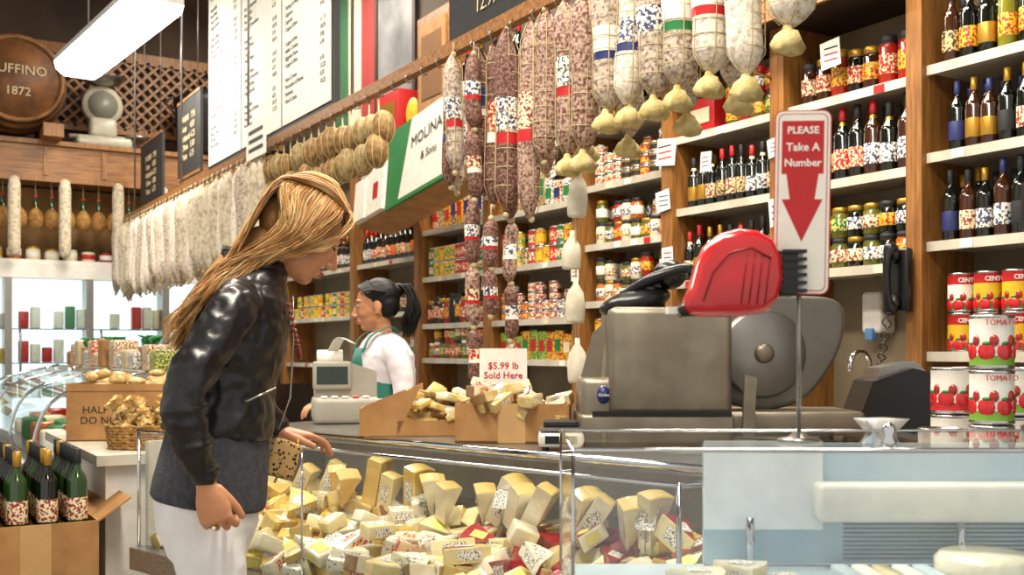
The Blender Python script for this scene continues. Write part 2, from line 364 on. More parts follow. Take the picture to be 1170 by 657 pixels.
fg=mat('flag_green','#2f5b3a',.8); fr=mat('flag_red','#8a2a26',.8); fw=mat('flag_white','#b9b2a0',.8)
b=MB()
for (ya,yb,mm) in ((8.8,9.1,fg),(8.5,8.8,fw),(8.2,8.5,fr)):
    b.rings([[(3.635+.008*math.sin((ya+(yb-ya)*j/6)*30)+q,ya+(yb-ya)*j/6,z) for j in range(7)] for z,q in ((2.84,0),(4.9,0))],mm,True,None,cap=False,close=False)
b.obj('italian_flag')
b=MB(); b.box(3.62,3.645,7.45,8.12,2.9,4.3,mat('photo_grey','#7b7c7d',.5,0,'#3c3c40',2.5)); b.box(3.61,3.62,7.4,7.45,2.84,4.35,woodd);b.box(3.61,3.62,8.12,8.17,2.84,4.35,woodd);b.box(3.61,3.62,7.4,8.17,2.832,2.89,woodd); b.obj('framed_photograph')
b=MB(); b.box(3.36,3.6,6.36,6.84,2.832,3.6,woodl); b.box(3.35,3.36,6.40,6.80,2.9,3.54,card); b.box(3.345,3.35,6.45,6.75,3.0,3.45,cardd); b.obj('wooden_cabinet')
b=MB()
for k in range(8): bottle(b,3.45,6.24-.16*k,2.832,U(.34,.5),.05,ch([gdark,ggreen,gdark]),ch([p_cream,redl,gold]),ch([redl,gold]),12)
b.obj('magnum_bottles')
# ---------------------------------------------------------------- hanging rail and salami
XR,ZR=1.92,2.36
b=MB(); b.box(XR-.02,XR+.02,1.2,10.2,ZR,ZR+.05,woodl)
for y in (1.5,3.0,4.6,6.2,7.8,9.4): b.tube([(XR,y,ZR+.05),(XR,y,4.99)],.008,steel,6)
for y in [1.3+.14*i for i in range(62)]: b.tube([(XR-.02,y,ZR+.01),(XR-.035,y,ZR-.005),(XR-.02,y,ZR-.03),(XR,y,ZR-.02)],.003,steel,4)
b.obj('salami_hanging_rail')
sal1=mat('salami_mould_red','#612c22',.7,0,'#b59c88',95,.38,.60,bump=.4,bscale=60,det=6)
sal2=mat('salami_mould_grey','#765848',.75,0,'#c2b5a4',85,.34,.56,bump=.4,bscale=60,det=6)
sal3=mat('salami_white','#a8957f',.8,0,'#ddd4c5',70,.3,.52,bump=.4,bscale=50,det=6)
sal4=mat('salami_dark','#4b231a',.65,0,'#94705f',100,.40,.66,bump=.4,bscale=70,det=6)
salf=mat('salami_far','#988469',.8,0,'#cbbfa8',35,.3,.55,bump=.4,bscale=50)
cloth=mat('muslin','#d3c28c',.9,0,'#b09a5c',30,bump=.3,bscale=90); twine=mat('twine','#bfae84',.9)
netc=mat('netted_cheese','#9c7740',.6,0,'#66491f',40,bump=.3); netc2=mat('netted_cheese_pale','#a8915f',.6,0,'#766035',40,bump=.3)
def salami(b,y,ztop,L,r,m,x=XR,band=None,band2=None,tassel=None,net=True,tilt=0,top=None):
    n=16; k=16; rs=[]; ms=[]
    ph=U(0,6)
    for i in range(k+1):
        t=i/k; q=min(t,1-t); e_=min(1,math.sin(math.pi/2*min(1,q/.16)))
        rr=r*(.22+.78*e_)*(1+.04*math.sin(ph+t*11)); zz=-L*t
        ox=.25*r*math.sin(ph+t*3)
        rs.append([(ox+rr*math.cos(2*math.pi*j/n),rr*math.sin(2*math.pi*j/n),zz) for j in range(n)])
    for i in range(k):
        t=(i+.5)/k
        ms.append(band if band and .36<t<.56 else (band2 if band2 and .56<=t<.63 else (top if top and t<.36 else m)))
    T=TR(x,y,ztop)@RX(tilt)
    b.rings(rs,ms,True,T)
    b.tube([(0,0,-.0),(0,0,.05)],.0025,twine,4,T)
    b.ell((0,0,.004),(.012,.012,.012),twine,T,8,5); b.ell((0,0,-L-.004),(.012,.012,.012),twine,T,8,5)
    if net:
        for a in range(5):
            A=a*math.pi*2/5+.5
            b.tube([(r*1.02*math.cos(A)*(1 if 0.1<q<.9 else .4),r*1.02*math.sin(A)*(1 if 0.1<q<.9 else .4),-L*q) for q in (.02,.12,.3,.5,.7,.88,.98)],.0016,twine,4,T)
        for q in (.15,.24,.34,.45,.55,.65,.75,.85): b.tube([(r*1.03*math.cos(A*math.pi/6),r*1.03*math.sin(A*math.pi/6),-L*q) for A in range(13)],.0014,twine,4,T)
    if tassel:
        b.rings([[((.010+ww*(1+.35*math.sin(3*j)))*math.cos(2*math.pi*j/12),(.010+ww*(1+.35*math.sin(3*j)))*math.sin(2*math.pi*j/12),-L-hh+.006*math.sin(5*j)*(ww>.01)) for j in range(12)] for ww,hh in ((.0,-.005),(.003,.008),(.018,.022),(.028,.045),(.020,.062))],tassel,True,T)
b=MB()
y=5.75
while y<10.0:
    for xx in (XR-.05,XR+.06):
        salami(b,y+U(-.02,.02),ZR-.05,U(.5,.64),U(.036,.05),ch([salf,salf,sal3,sal2]),xx,net=False,tilt=U(-3,3))
    y+=.105
b.obj('hanging_salami_row')
b=MB(); y=4.3
while y<5.7:
    r=U(.042,.055)
    for q in range(2):
        c=(XR+U(-.03,.03),y,ZR-.13-.12*q-U(0,.03)); b.ell(c,(r,r,r*1.4),ch([netc,netc,netc2]),None,14,9)
        for a in range(4):
            A=a*math.pi/4; b.tube([(c[0]+r*1.02*math.cos(t*math.pi/8)*math.cos(A),c[1]+r*1.02*math.cos(t*math.pi/8)*math.sin(A),c[2]+r*1.42*math.sin(t*math.pi/8)) for t in range(17)],.002,twine,4)
    b.tube([(XR,y,ZR),(XR,y,ZR-.3)],.004,twine,5)
    y+=.105
b.obj('hanging_netted_cheeses')
b=MB()
near=[(1.84,2.35,.335,.056,sal3,None,None,cloth,XR,None),(2.00,2.35,.42,.047,sal3,p_white,None,cloth,XR,green),(2.12,2.35,.385,.049,sal3,paper,redl,cloth,XR,green),
 (2.25,2.35,.395,.048,sal2,paper,green,cloth,XR,redl),(2.37,2.35,.40,.046,sal2,p_white,None,cloth,XR,None),(2.475,2.35,.40,.045,sal3,p_white,navy,cloth,XR,None),
 (2.585,2.35,.40,.045,sal2,paper,navy,cloth,XR-.01,None),(2.70,2.35,.50,.043,sal1,None,None,cloth,XR,None),(2.815,2.35,.50,.042,sal1,p_white,redl,cloth,XR,None),
 (2.93,2.35,.50,.040,sal1,None,None,None,XR-.01,None),(3.03,2.35,.68,.041,sal1,p_cream,redl,None,XR,None),(3.17,2.35,.65,.040,sal4,p_white,redl,None,XR-.01,None),
 (3.30,2.35,.60,.036,sal4,p_red,paper,None,XR+.02,None),(3.40,2.35,.42,.034,sal4,navy,paper,None,XR,None),(3.50,2.33,.44,.033,sal2,p_white,redl,None,XR-.05,None),
 (3.57,2.30,.45,.033,sal4,None,navy,None,XR-.02,None),(3.62,2.26,.42,.032,sal2,p_white,redl,None,XR+.04,None),(3.46,2.22,.42,.032,sal4,paper,navy,None,XR+.06,None),
 (2.88,2.34,.42,.04,sal2,None,None,cloth,XR+.12,None),(2.64,2.34,.44,.042,sal2,None,None,cloth,XR+.13,None),(2.40,2.34,.42,.043,sal2,None,None,cloth,XR+.13,None),(2.16,2.34,.40,.045,sal2,None,None,cloth,XR+.13,None),(3.12,2.34,.5,.036,sal1,None,None,None,XR+.11,None),(3.26,2.34,.45,.034,sal1,None,None,None,XR+.12,None)]
for (y,zt,L,r,m,bd,bd2,ts,x,tp) in near: salami(b,y,zt,L,r,m,x,bd,bd2,ts,True,U(-3,3),tp)
b.obj('hanging_salami')
b=MB()
for (y,x,z0,lens,r) in ((3.36,XR-.04,2.3,(.27,.25,.23,.22,.2),.031),(3.20,XR-.06,1.68,(.17,.16),.028),(3.25,XR+.05,2.2,(.26,.24,.22,.2,.18),.029)):
    z=z0
    for i,L in enumerate(lens):
        salami(b,y,z,L,r*(1-.05*i),ch([sal1,sal4,sal4]),x,ch([p_white,p_red,p_cream]),ch([redl,paper]),None,False,U(-2,2)); z-=L+.008
b.obj('linked_salami_chain')
b=MB(); wcl=mat('white_cloth','#d9d3c0',.85,0,'#bdb49c',20)
for y,x,z,L in ((2.86,XR+.08,1.80,.13),(2.90,XR+.08,1.60,.1),(2.88,XR+.08,1.44,.12),(2.87,XR+.08,1.24,.12)):
    b.rings([[((rr*(1+.12*math.sin(4*j)))*math.cos(math.pi*j/6),(rr*(1+.12*math.cos(5*j)))*math.sin(math.pi*j/6),zz) for j in range(12)] for rr,zz in ((.008,.02),(.008,0),(.026,-.03),(.032,-L*.6),(.03,-L),(.026,-L-.01))],wcl,True,TR(x,y,z)@RX(U(-14,14)))
b.tube([(XR+.08,2.88,2.36),(XR+.08,2.88,1.2)],.003,twine,4); b.obj('hanging_muslin_bags')
# ---------------------------------------------------------------- menu board + hanging signs
b=MB(); XM=1.99
b.box(XM,XM+.03,5.0,7.33,2.45,3.95,ink)
for k in range(3):
    y0=5.04+.765*k; b.box(XM-.006,XM+.001,y0,y0+.735,2.49,3.91,paper)
o=b.obj('menu_board'); mink=mat('menu_ink','#6b6965',.7)
words=['Fresh Mozzarella','Prosciutto di Parma','Italian Combo','Roast Beef','Turkey & Pesto','Meatball Sub','Caprese','Eggplant Parm','Salami & Provolone','Tuna Salad','Mortadella','Coppa & Brie','Veggie Special','Pastrami','Ham & Swiss']
for k in range(3):
    yc=5.04+.765*(2-k)+.7
    tx='\n'.join([('%-s' % ch(words)) if i%5 else '' for i in range(30)]); px='\n'.join([('%d.%d5'%(random.randint(6,12),random.randint(0,9))) if i%5 else '' for i in range(30)])
    textX(tx,.036,XM-.008,yc-.02,3.2,mink,o,name='menu_lines',align='LEFT',space=1.12); textX(px,.036,XM-.008,yc-.56,3.2,mink,o,name='menu_prices',align='LEFT',space=1.12)
for y0,y1,z0,z1 in ((7.55,8.2,2.5,3.1),(8.7,9.5,2.4,3.0)):
    b=MB(); b.box(XM,XM+.02,y0,y1,z0,z1,ink); b.box(XM-.005,XM,y0,y1,z0,z0+.02,woodl); b.box(XM-.005,XM,y0,y1,z1-.02,z1,woodl)
    b.tube([(XM+.01,y0+.1,z1),(XM+.01,y0+.1,4.99)],.004,steel,5); b.tube([(XM+.01,y1-.1,z1),(XM+.01,y1-.1,4.99)],.004,steel,5)
    o=b.obj('chalkboard_sign'); textX('PANINI   7.95\nSoup     4.50\nAntipasti 6.25\nOlives   5.00\nPasta    6.75',.07,XM-.004,(y0+y1)/2,(z0+z1)/2,beige,o)
b=MB(); b.box(XM,XM+.02,3.05,3.76,2.43,2.95,ink); b.box(XM-.005,XM,3.05,3.76,2.43,2.45,woodl); b.tube([(XM+.01,3.15,2.95),(XM+.01,3.15,4.99)],.004,steel,5); b.tube([(XM+.01,3.6,2.95),(XM+.01,3.6,4.99)],.004,steel,5)
o=b.obj('chalkboard_sign'); textX('SALUMI\nhouse cured\n12.99 lb',.075,XM-.004,3.42,2.62,beige,o)
b=MB(); b.box(XR-.09,XR-.086,5.6,5.95,2.3,2.5,paper); 
for k in range(3): b.box(XR-.092,XR-.0901,5.65,5.9,2.34+.05*k,2.36+.05*k,ink)
b.tube([(XR-.088,5.78,2.5),(XR-.02,5.78,2.40)],.003,steel,5)
b.obj('price_placard')
# ---------------------------------------------------------------- fluorescent light and added fill fixtures
lampw=mat('fluorescent_tube','#fffaf0',.5,emit=14)
def fixture(name,T,L,w,power,emitm):
    b=MB(T); b.box(-w/2,w/2,-L/2,L/2,0.02,.06,white); b.xz([(-w/2,.02),(-w*.45,-.04),(-w*.3,-.08),(w*.3,-.08),(w*.45,-.04),(w/2,.02)],-L/2,L/2,emitm)
    for q in (-.35,.35): b.tube([(0,L*q,.05),(0,L*q,max(.1,4.99-T.translation.z))],.006,steel,5)
    o=b.obj(name)
    li=bpy.data.lights.new(name+'_glow','AREA'); li.shape='RECTANGLE'; li.size=w; li.size_y=L; li.energy=power; li.color=(1,.89,.73)
    lo=bpy.data.objects.new('glow',li); bpy.context.scene.collection.objects.link(lo); lo.matrix_world=T@TR(0,0,-.10)
    lo.parent=o; lo.matrix_parent_inverse=Matrix.Translation(-o.location); return o
c1=site(-3.34,8.1,3.4); c2=site(-2.24,6.6,3.4); d=c2-c1
fixture('fluorescent_or_fill_light',Matrix.Translation((c1+c2)/2)@Matrix.Rotation(math.atan2(d.y,d.x)-math.pi/2,4,'Z'),d.length,.36,45,lampw)
for x,y,z,L,p in ((2.62,3.0,3.5,1.8,66),(2.72,5.4,4.5,1.8,110),(2.72,8.3,4.6,1.8,90),(.7,1.6,3.7,2.2,110),(.7,4.2,4.5,2.2,110)):  # added fixtures outside the view, fill light for shelves and aisle
    fixture('fluorescent_or_fill_light',TR(x,y,z),L,.3,p,lampw)
# ---------------------------------------------------------------- back-left end of the shop
b=MB(); 
b.box(.2,3.2,9.9,YF,2.72,3.0,woodl); b.box(.2,3.2,9.86,9.9,2.68,2.72,wood); b.box(.2,3.2,9.86,9.9,3.0,3.04,wood)
for k in range(6): b.box(.3+.48*k,.34+.48*k,9.885,9.9,2.74,2.98,wood)
b.box(.2,3.2,10.1,YF,1.98,2.02,white); b.box(.2,3.2,10.48,YF-.001,2.02,2.7,mat('back_niche','#a07a48',.8,0,'#7a5930',3))
b.obj('storage_loft_shelf')
b=MB()
for i in range(26):
    x=.6+i*.11
    b.box(-.012,.012,0,.02,0,.95,woodl,TR(x,10.42,3.3)@RY(45)); b.box(-.012,.012,0.02,.04,0,.95,woodl,TR(x,10.42,3.3)@RY(-45))
b.box(.5,3.6,10.42,10.48,3.95,4.05,wood); b.box(.5,3.6,10.42,10.48,3.26,3.32,wood); b.obj('wood_lattice')
b=MB(TR(1.03,9.95,3.49)@RX(90)); pr=[]
for i in range(11):
    t=i/10; r=.36+.06*math.sin(math.pi*t); pr.append((r,-.32+.64*t)); 
iron=mat('iron_hoop','#3d352c',.5,.6); oak=mat('oak_barrel','#8a5a2a',.5,0,'#5d3916',6)
b.lathe(pr,[iron,oak,iron,oak,oak,oak,oak,iron,oak,iron],28); b.lathe([(.33,.3),(.33,.325)],mat('barrel_head','#7a4d26',.6,0,'#55351a',8),28)
b.lathe([(.365,.31),(.365,.335),(.33,.335),(.33,.31)],oak,28)
b.box(-.36,-.2,-.45,-.34,-.3,.3,wood); b.box(.2,.36,-.45,-.34,-.3,.3,wood)
o=b.obj('wine_barrel'); M=basis((1,0,0),(0,0,1),(1.03,9.62,3.56)); text('RUFFINO',.11,M,beige,o); M=basis((1,0,0),(0,0,1),(1.03,9.62,3.38)); text('1872',.10,M,beige,o)
b=MB(TR(1.78,10.1,3.042)); enam=mat('enamel_white','#b3ae9c',.3)
b.rbox(-.24,.24,-.14,.14,0,.1,.03,enam); b.rbox(-.12,.12,-.08,.08,.1,.28,.04,enam); b.lathe([(.17,-.03),(.18,0),(.17,.03)],enam,24,TR(0,0,.40)@RX(90))
b.lathe([(.13,-.035),(.13,-.03)],mat('dial','#77786c',.4),24,TR(0,0,.40)@RX(90)@TR(0,0,.066)); b.lathe([(.04,.0),(.14,.03),(.2,.08),(.2,.085),(.1,.05)],steel,20,TR(0,0,.57)); b.tube([(-.28,0,.1),(.28,0,.12)],.02,enam,8); b.lathe([(.1,0),(.11,.02)],steel,16,TR(.3,0,.12)); b.obj('vintage_grocery_scale')
b=MB(TR(2.72,10.08,3.042)); b.lathe([(.24,0),(.27,.03),(.29,.45),(.31,.5),(.31,.54),(.27,.58),(.1,.64),(.03,.66)],mat('dark_kettle','#1d1a1a',.5,.3),24); b.tube(cr([(-.3,0,.4),(-.38,0,.5),(-.3,0,.56)],4),.012,iron,6); b.tube(cr([(.3,0,.4),(.38,0,.5),(.3,0,.56)],4),.012,iron,6); b.obj('large_stock_pot')
straw=mat('straw_flask','#a87a3c',.8,0,'#7c5726',40,bump=.4)
b=MB()
for k in range(11):
    x=.95+k*.13; 
    b.lathe([(.03,0),(.062,.03),(.07,.09),(.055,.14),(.022,.18),(.017,.27),(.02,.275),(.02,.29)],[straw,straw,straw,straw,ggreen,ggreen,redl],12,TR(x,10.0,2.28))
    b.tube([(x,10.0,2.57),(x,10.0,2.70)],.004,twine,4)
b.obj('straw_wine_flasks')
b=MB()
for x in (1.02,1.42,1.86,2.25):
    b.lathe([(.02,0),(.045,.02),(.05,.1),(.05,.6),(.04,.66),(.015,.68)],salf,14,TR(x,9.8,2.02)); b.tube([(x,9.8,2.69),(x,9.8,2.70),(x,9.87,2.70)],.004,twine,4)
b.obj('pale_hanging_cylinders')  # pale hanging cylinders in the far salami material
b=MB()
for k in range(16):
    jar(b,.6+.155*k,10.25,2.022,U(.1,.2),.06,ch([tomato,pepper,olive,cream]),ch([yellow,paper,redl]),ch([gold,ink]),10)
b.obj('shelf_jars')
glow=mat('cooler_backlight','#dceaf2',.5,emit=1.7)
b=MB(); b.box(.3,3.0,10.2,YF-.002,.1,1.95,white); b.box(.3,3.0,10.19,10.2,.5,1.85,glow); b.box(.3,3.0,9.98,10.19,1.85,1.97,white); b.box(.3,3.0,9.98,10.19,0,.5,steel)
for k in range(5):
    x=.3+.66*k; b.box(x,x+.06,9.95,10.19,.5,1.85,mat('door_frame','#8f8d88',.35,.6))
    if k<4:
        b.tube([(x+.12,9.94,.9),(x+.12,9.91,.95),(x+.12,9.91,1.35),(x+.12,9.94,1.4)],.01,steel,6)
for z in (.8,1.1,1.4):
    b.box(.36,3.0,10.04,10.18,z,z+.01,steel)
    for k in range(26):
        if R()<.7:
            x=.42+k*.095; b.rbox(x,x+.08,10.06,10.15,z+.012,z+U(.12,.22),.01,ch([paper,white,cream,green,redl,white,yellow]))
b.obj('refrigerator_case')
b=MB(); b.box(.36,2.94,9.96,9.965,.5,1.85,glass); b.obj('refrigerator_door_glass',bpy.data.objects['refrigerator_case'])
b=MB(); 
b.box(.75,1.75,6.0,9.3,0,.55,white); b.box(.8,1.7,6.05,9.25,.55,.6,steel); b.box(1.3,1.75,6.0,9.3,1.06,1.1,shelfw); b.box(1.7,1.75,6.0,9.3,.55,1.06,white)
for y in (6.0,7.1,8.2,9.3): b.tube(cr([(.76,y,.55),(.72,y,.75),(.85,y,.98),(1.3,y,1.1)],5),.01,chrome,6)
for k in range(60):
    x=U(.9,1.6);y=U(6.1,9.2); b.rbox(x-.07,x+.07,y-.08,y+.08,.6,.6+U(.05,.2),.02,ch([white,cream,beige,redl,tomato,green,pepper]))
b.obj('deli_display_case')
cu=cr([(.76,0,.56),(.72,0,.75),(.85,0,.98),(1.3,0,1.1)],5)
b=MB(); n=len(cu)
b.add([(p.x,6.0,p.z) for p in cu]+[(p.x,9.3,p.z) for p in cu],[(i,i+1,n+i+1,n+i) for i in range(n-1)],glass,True); b.obj('curved_glass',bpy.data.objects['deli_display_case'])
b=MB()
for k in range(16):
    y=6.1+.2*k; x=1.42
    if k%5==2: b.lathe([(.05,0),(.06,.1),(.08,.14)],card,10,TR(x,y,1.1)); [b.tube(cr([(x,y,1.2),(x+U(-.05,.05),y+U(-.05,.05),1.28),(x+U(-.11,.11),y+U(-.11,.11),1.31)],3),[.008]*6+[.003],green,5) for q in range(12)]
    else: b.rbox(x-.08,x+.08,y-.09,y+.09,1.1,1.1+U(.08,.2),.02,ch([p_cream,beige,p_yel,p_red,p_grn,p_white,card,cardd]))
b.obj('countertop_groceries')
# ---------------------------------------------------------------- white counter, cartons, basket at left
sb=MB(); sb.box(.72,1.5,4.2,5.6,.78,.82,shelfw); sb.box(.76,1.5,4.25,5.55,0,.78,white); sb.obj('white_counter')
def carton(name,T,w,dp,h,txt=None,flap=True,tsize=.05):
    b=MB(T); t=.006
    b.box(-w/2,w/2,-dp/2,-dp/2+t,0,h,card); b.box(-w/2,w/2,dp/2-t,dp/2,0,h,card); b.box(-w/2,-w/2+t,-dp/2+t,dp/2-t,0,h,card); b.box(w/2-t,w/2,-dp/2+t,dp/2-t,0,h,card); b.box(-w/2,w/2,-dp/2,dp/2,0,t,cardd)
    if not txt: b.box(-w*.12,w*.12,-dp/2-.0008,-dp/2,h*.0,h*.999,mat('carton_tape','#c59c66',.3))
    else: b.box(-w/2,w/2,-dp/2-.0006,-dp/2,h*.86,h*.88,cardd)
    if flap:
        b.box(0,t,-dp/2,dp/2,0,h*.45,card,TR(w/2,0,h)@RY(55)); b.box(-t,0,-dp/2,dp/2,0,h*.45,card,TR(-w/2,0,h)@RY(-60))
    o=b.obj(name)
    if txt: text(txt,tsize,T@basis((1,0,0),(0,0,1),(0,-dp/2-.001,h*.45)),ink,o)
    return o
T1=TR(.98,4.98,.821)@RZ(-31.3+8); carton('half_gallon_carton',T1,.44,.3,.25,'HALF GALLON\nDO NOT DROP',tsize=.046,flap=False)
b=MB(T1); bagp=mat('pasta_bag','#d9bb78',.35,0,'#b08440',45,bump=.8,bscale=60,coat=.3)
for k in range(30): b.ell((U(-.17,.17),U(-.11,.11),.24+U(-.02,.06)),(U(.03,.05),U(.015,.025),U(.015,.025)),bagp,RZ(U(-6,6)),10,7)
b.obj('pasta_bags')
T2=TR(.95,4.42,.821)@RZ(-31.3)
wick=mat('wicker','#b98b4a',.7,0,'#7f5726',60,bump=.6,bscale=120); b=MB(T2)
for i in range(8):
    z=.008+i*.012; r=1+.012*i
    b.tube([(.15*r*math.cos(a*math.pi/16),.09*r*math.sin(a*math.pi/16),z+.003*(-1)**(a+i)) for a in range(33)],.0075,wick,6)
b.prism([(.145*math.cos(a*math.pi/12),.085*math.sin(a*math.pi/12)) for a in range(24)],0,.01,wick); b.obj('wicker_basket')
b=MB(T2); shp=mat('dry_pasta','#ecd091',.4,0,'#cda254',60,bump=.5,bscale=90)
for k in range(18):
    x,y=U(-.12,.12),U(-.06,.06); z=.05+U(.0,.04)+.025*(k%3)
    TT=TR(x,y,z)@RX(U(-25,25))@RY(U(-30,30))
    for q in range(16):
        b.tube([(U(-.026,.026),U(-.02,.02),-.02+U(0,.055)) for _ in range(3)],.007,shp,5,TT)
    b.rings([[(rr*(1+.35*math.sin(j*2.3))*math.cos(j*math.pi/5),rr*(1+.35*math.cos(j*1.9))*math.sin(j*math.pi/5),zz) for j in range(10)] for rr,zz in ((.024,.03),(.008,.05),(.006,.055),(.02,.078),(.024,.09))],shp,True,TT,cap=False)
    b.lathe([(.008,.05),(.009,.053),(.008,.056)],gold,8,TT)
b.obj('tied_pasta_bags')
b=MB(); b.box(.28,.70,4.02,4.66,0,.30,card); b.box(.48,.50,4.019,4.02,0,.30,cardd); b.obj('cardboard_carton')
o=carton('wine_carton',TR(.49,4.34,.302),.42,.60,.3,None,flap=True)
b=MB()
for i in range(4):
    for j in range(7): bottle(b,.335+.1*i,4.10+.08*j,.31+.25,.30,.036,ggreen if R()<.2 else gdark,ch([p_cream,p_tan,p_cream]),ch([ink,ink,gold]),12)
b.box(.30,.68,4.06,4.62,.54,.56,cardd)
b.obj('wine_bottles_in_carton')
# ---------------------------------------------------------------- left cheese case
LC=Matrix.Translation(site(-.606,3.03,0))@Matrix.Rotation(-TH-math.radians(42.3),4,'Z')
casew=mat('case_panel','#cfcdc6',.35); 
e=empty('cheese_display_case',LC@Vector((.2,.5,0)))
b=MB(LC); b.box(-.95,1.29,.06,1.1,.08,.48,casew); b.box(-.95,1.29,.12,1.05,0,.08,black)
b.box(-.95,1.29,-.03,.03,.46,.535,steel); 
b.add([(-.95,.03,.50),(1.29,.03,.50),(1.29,.8,.70),(-.95,.8,.70)],[(0,1,2,3)],white)
b.box(-.95,1.29,.8,.84,.46,.90,white); b.box(-.95,-.93,.03,.84,.46,.9,casew)
b.box(-.95,1.29,.41,1.15,.905,.935,steel); b.tube([(-.95,.405,.925),(1.29,.405,.925)],.012,chrome,10)
b.box(-.95,1.29,1.0,1.12,.08,.905,casew)
b.tube([(-.95,0,.94),(1.29,0,.94)],.005,chrome,10)
for s_ in (-.94,1.285): b.tube([(s_,0,.535),(s_,0,.94)],.006,chrome,8)
b.tube([(0,0,.535),(0,0,.94)],.003,chrome,8); b.tube([(1.285,0,.94),(1.285,.41,.92)],.006,chrome,8)
b.obj('cabinet',e)
b=MB(LC); b.add([(-.94,0,.535),(-.002,0,.535),(-.002,0,.935),(-.94,0,.935)],[(0,1,2,3)],glass); b.add([(.002,0,.535),(1.28,0,.535),(1.28,0,.935),(.002,0,.935)],[(0,1,2,3)],glass); b.add([(1.283,.003,.53),(1.283,.8,.53),(1.283,.8,.905),(1.283,.003,.905)],[(0,1,2,3)],glass); b.obj('glass_panes',e)
wr=dict(coat=1.0,bump=.35,bscale=38)
ch_cream=mat('cheese_cream','#eddfae',.3,0,'#dcc98c',14,**wr); ch_white=mat('cheese_white','#f0e9d2',.3,0,'#ddd3b3',14,**wr)
ch_yel=mat('cheese_yellow','#e6c670',.3,0,'#d3ab4c',10,**wr)
rind_r=mat('rind_red','#a8242c',.3,coat=1,bump=.3,bscale=38); rind_b=mat('rind_brown','#9c7440',.5,0,'#7b5528',20,coat=.5); rind_g=mat('rind_grey','#b9b096',.5,0,'#948a6a',30,coat=.5); rind_y=mat('rind_yellow','#ceb066',.4,coat=.6)
ch_pk=mat('cheese_wine','#8c3344',.35,0,'#b56a6a',25,coat=.6)
ch_blue=mat('cheese_blue_veined','#e8e2cc',.3,0,'#7c8a84',70,.56,.64,**wr)
def wedge(b,T,r,h,ang,body,rind,label=None):
    k=4; A=math.radians(ang); P=[(0,0)]+[(r*math.cos(-A/2+A*i/k),r*math.sin(-A/2+A*i/k)) for i in range(k+1)]
    n=len(P); cx=r*.55
    b1=[(cx+(x-cx)*.96,y*.95,-.0) for x,y in P]; t1=[(cx+(x-cx)*.96,y*.95,h) for x,y in P]
    bo=[(x,y,.004) for x,y in P]; to=[(x,y,h-.004) for x,y in P]
    vs=b1+bo+to+t1; fs=[tuple(range(n))[::-1]]; ms=[body]
    for q in range(3):
        for i in range(n):
            j=(i+1)%n; fs.append((q*n+i,q*n+j,(q+1)*n+j,(q+1)*n+i)); ms.append(rind if 0<i<n-1 else body)
    fs.append(tuple(range(3*n,4*n))); ms.append(rind if rind in (rind_r,ch_pk) else body)
    b.add(vs,fs,ms,False,T)
    if label:
        L=r*.5; o=r*.22; w=.6*h
        dx,dy=math.cos(-A/2),math.sin(-A/2)
        p=lambda t,z:(dx*t+(dy)*.0015,dy*t-dx*.0015,z)
        b.add([p(o,h*.2),p(o+L,h*.2),p(o+L,h*.2+w),p(o,h*.2+w)],[(0,1,2,3)],label,False,T)
        q=(lambda t,z:(dx*t-(-dy)*-.0015*-1,-dy*t+dx*.0015,z))
        b.add([q(o,h*.2),q(o+L,h*.2),q(o+L,h*.2+w),q(o,h*.2+w)],[(0,1,2,3)],label,False,T)
        b.add([(r*.35,-.016,h+.0012),(r*.75,-.016,h+.0012),(r*.75,.016,h+.0012),(r*.35,.016,h+.0012)],[(0,1,2,3)],label,False,T)
def slab(b,T,w,dp,h,body,label=None):
    b.rbox(-w/2,w/2,-dp/2,dp/2,0,h,.006,body,T,2)
    if label: b.box(-w*.3,w*.3,-dp*.3,dp*.3,h,h+.0012,label,T); b.box(-w*.3,w*.3,-dp/2-.001,-dp/2,h*.2,h*.8,label,T)
lab_y=mat('price_label','#e8d66a',.5); plab=mat('printed_price_label','#f3efe6',.5,0,'#55534f',260,.52,.56,det=1); plab2=mat('printed_red_label','#c43a30',.5,0,'#f0e3c8',200,.50,.54,det=1)
groups={'cream':MB(LC),'gold':MB(LC),'red':MB(LC)}
s_=-.88
while s_<1.22:
    for ti,t in enumerate((.08,.155,.23,.305,.38,.455,.53)):
        for layer in range((3 if (R()<.35 and 0<ti<5) else 2) if ti<5 else 1):
            ss=s_+U(-.02,.02)+.035*layer; tt=t+U(-.015,.015)
            if ss>1.2: continue
            z=.50+(tt-.03)*.26+layer*U(.05,.07)+U(0,.012)+.02
            T=TR(ss,tt,z)@RZ(U(0,360))@RX(U(-24,24))@RY(U(-28,28))
            lb=ch([plab,plab,lab_y,plab2,None])
            if ss<-.1 and t>.12: g='gold'; bd,rd=ch([ch_yel,ch_yel,ch_cream]),rind_y
            elif ss>.38+U(-.15,.15) and R()<.55: g='red'; bd,rd=ch([ch_cream,ch_white,ch_yel,ch_pk]),ch([rind_r,rind_r,ch_pk])
            else: g='cream'; bd,rd=ch([ch_white,ch_cream,ch_white,ch_blue,ch_cream,ch_yel]),ch([rind_b,rind_g,rind_y,ch_cream])
            if R()<.72: wedge(groups[g],T@TR(-.05,0,0),U(.09,.13),U(.04,.062),U(32,60),bd,rd,lb)
            else: slab(groups[g],T,U(.07,.11),U(.05,.07),U(.035,.055),bd,lb)
    s_+=.075
for k in range(17):
    s0=-.45+.09*k+U(-.02,.02)
    wedge(groups['gold' if s0<.05 else 'cream'],TR(s0,.34+U(-.05,.03),.71)@RZ(U(-40,40))@RY(-62+U(-12,12)),U(.12,.17),.05,U(24,42),ch([ch_yel,ch_cream] if s0<.1 else [ch_cream,ch_white,ch_white]),rind_y,ch([plab,None]))
groups['cream'].obj('cream_cheese_wedges'); groups['gold'].obj('yellow_cheese_wedges'); groups['red'].obj('red_rind_cheese_wedges')
b=MB(LC)
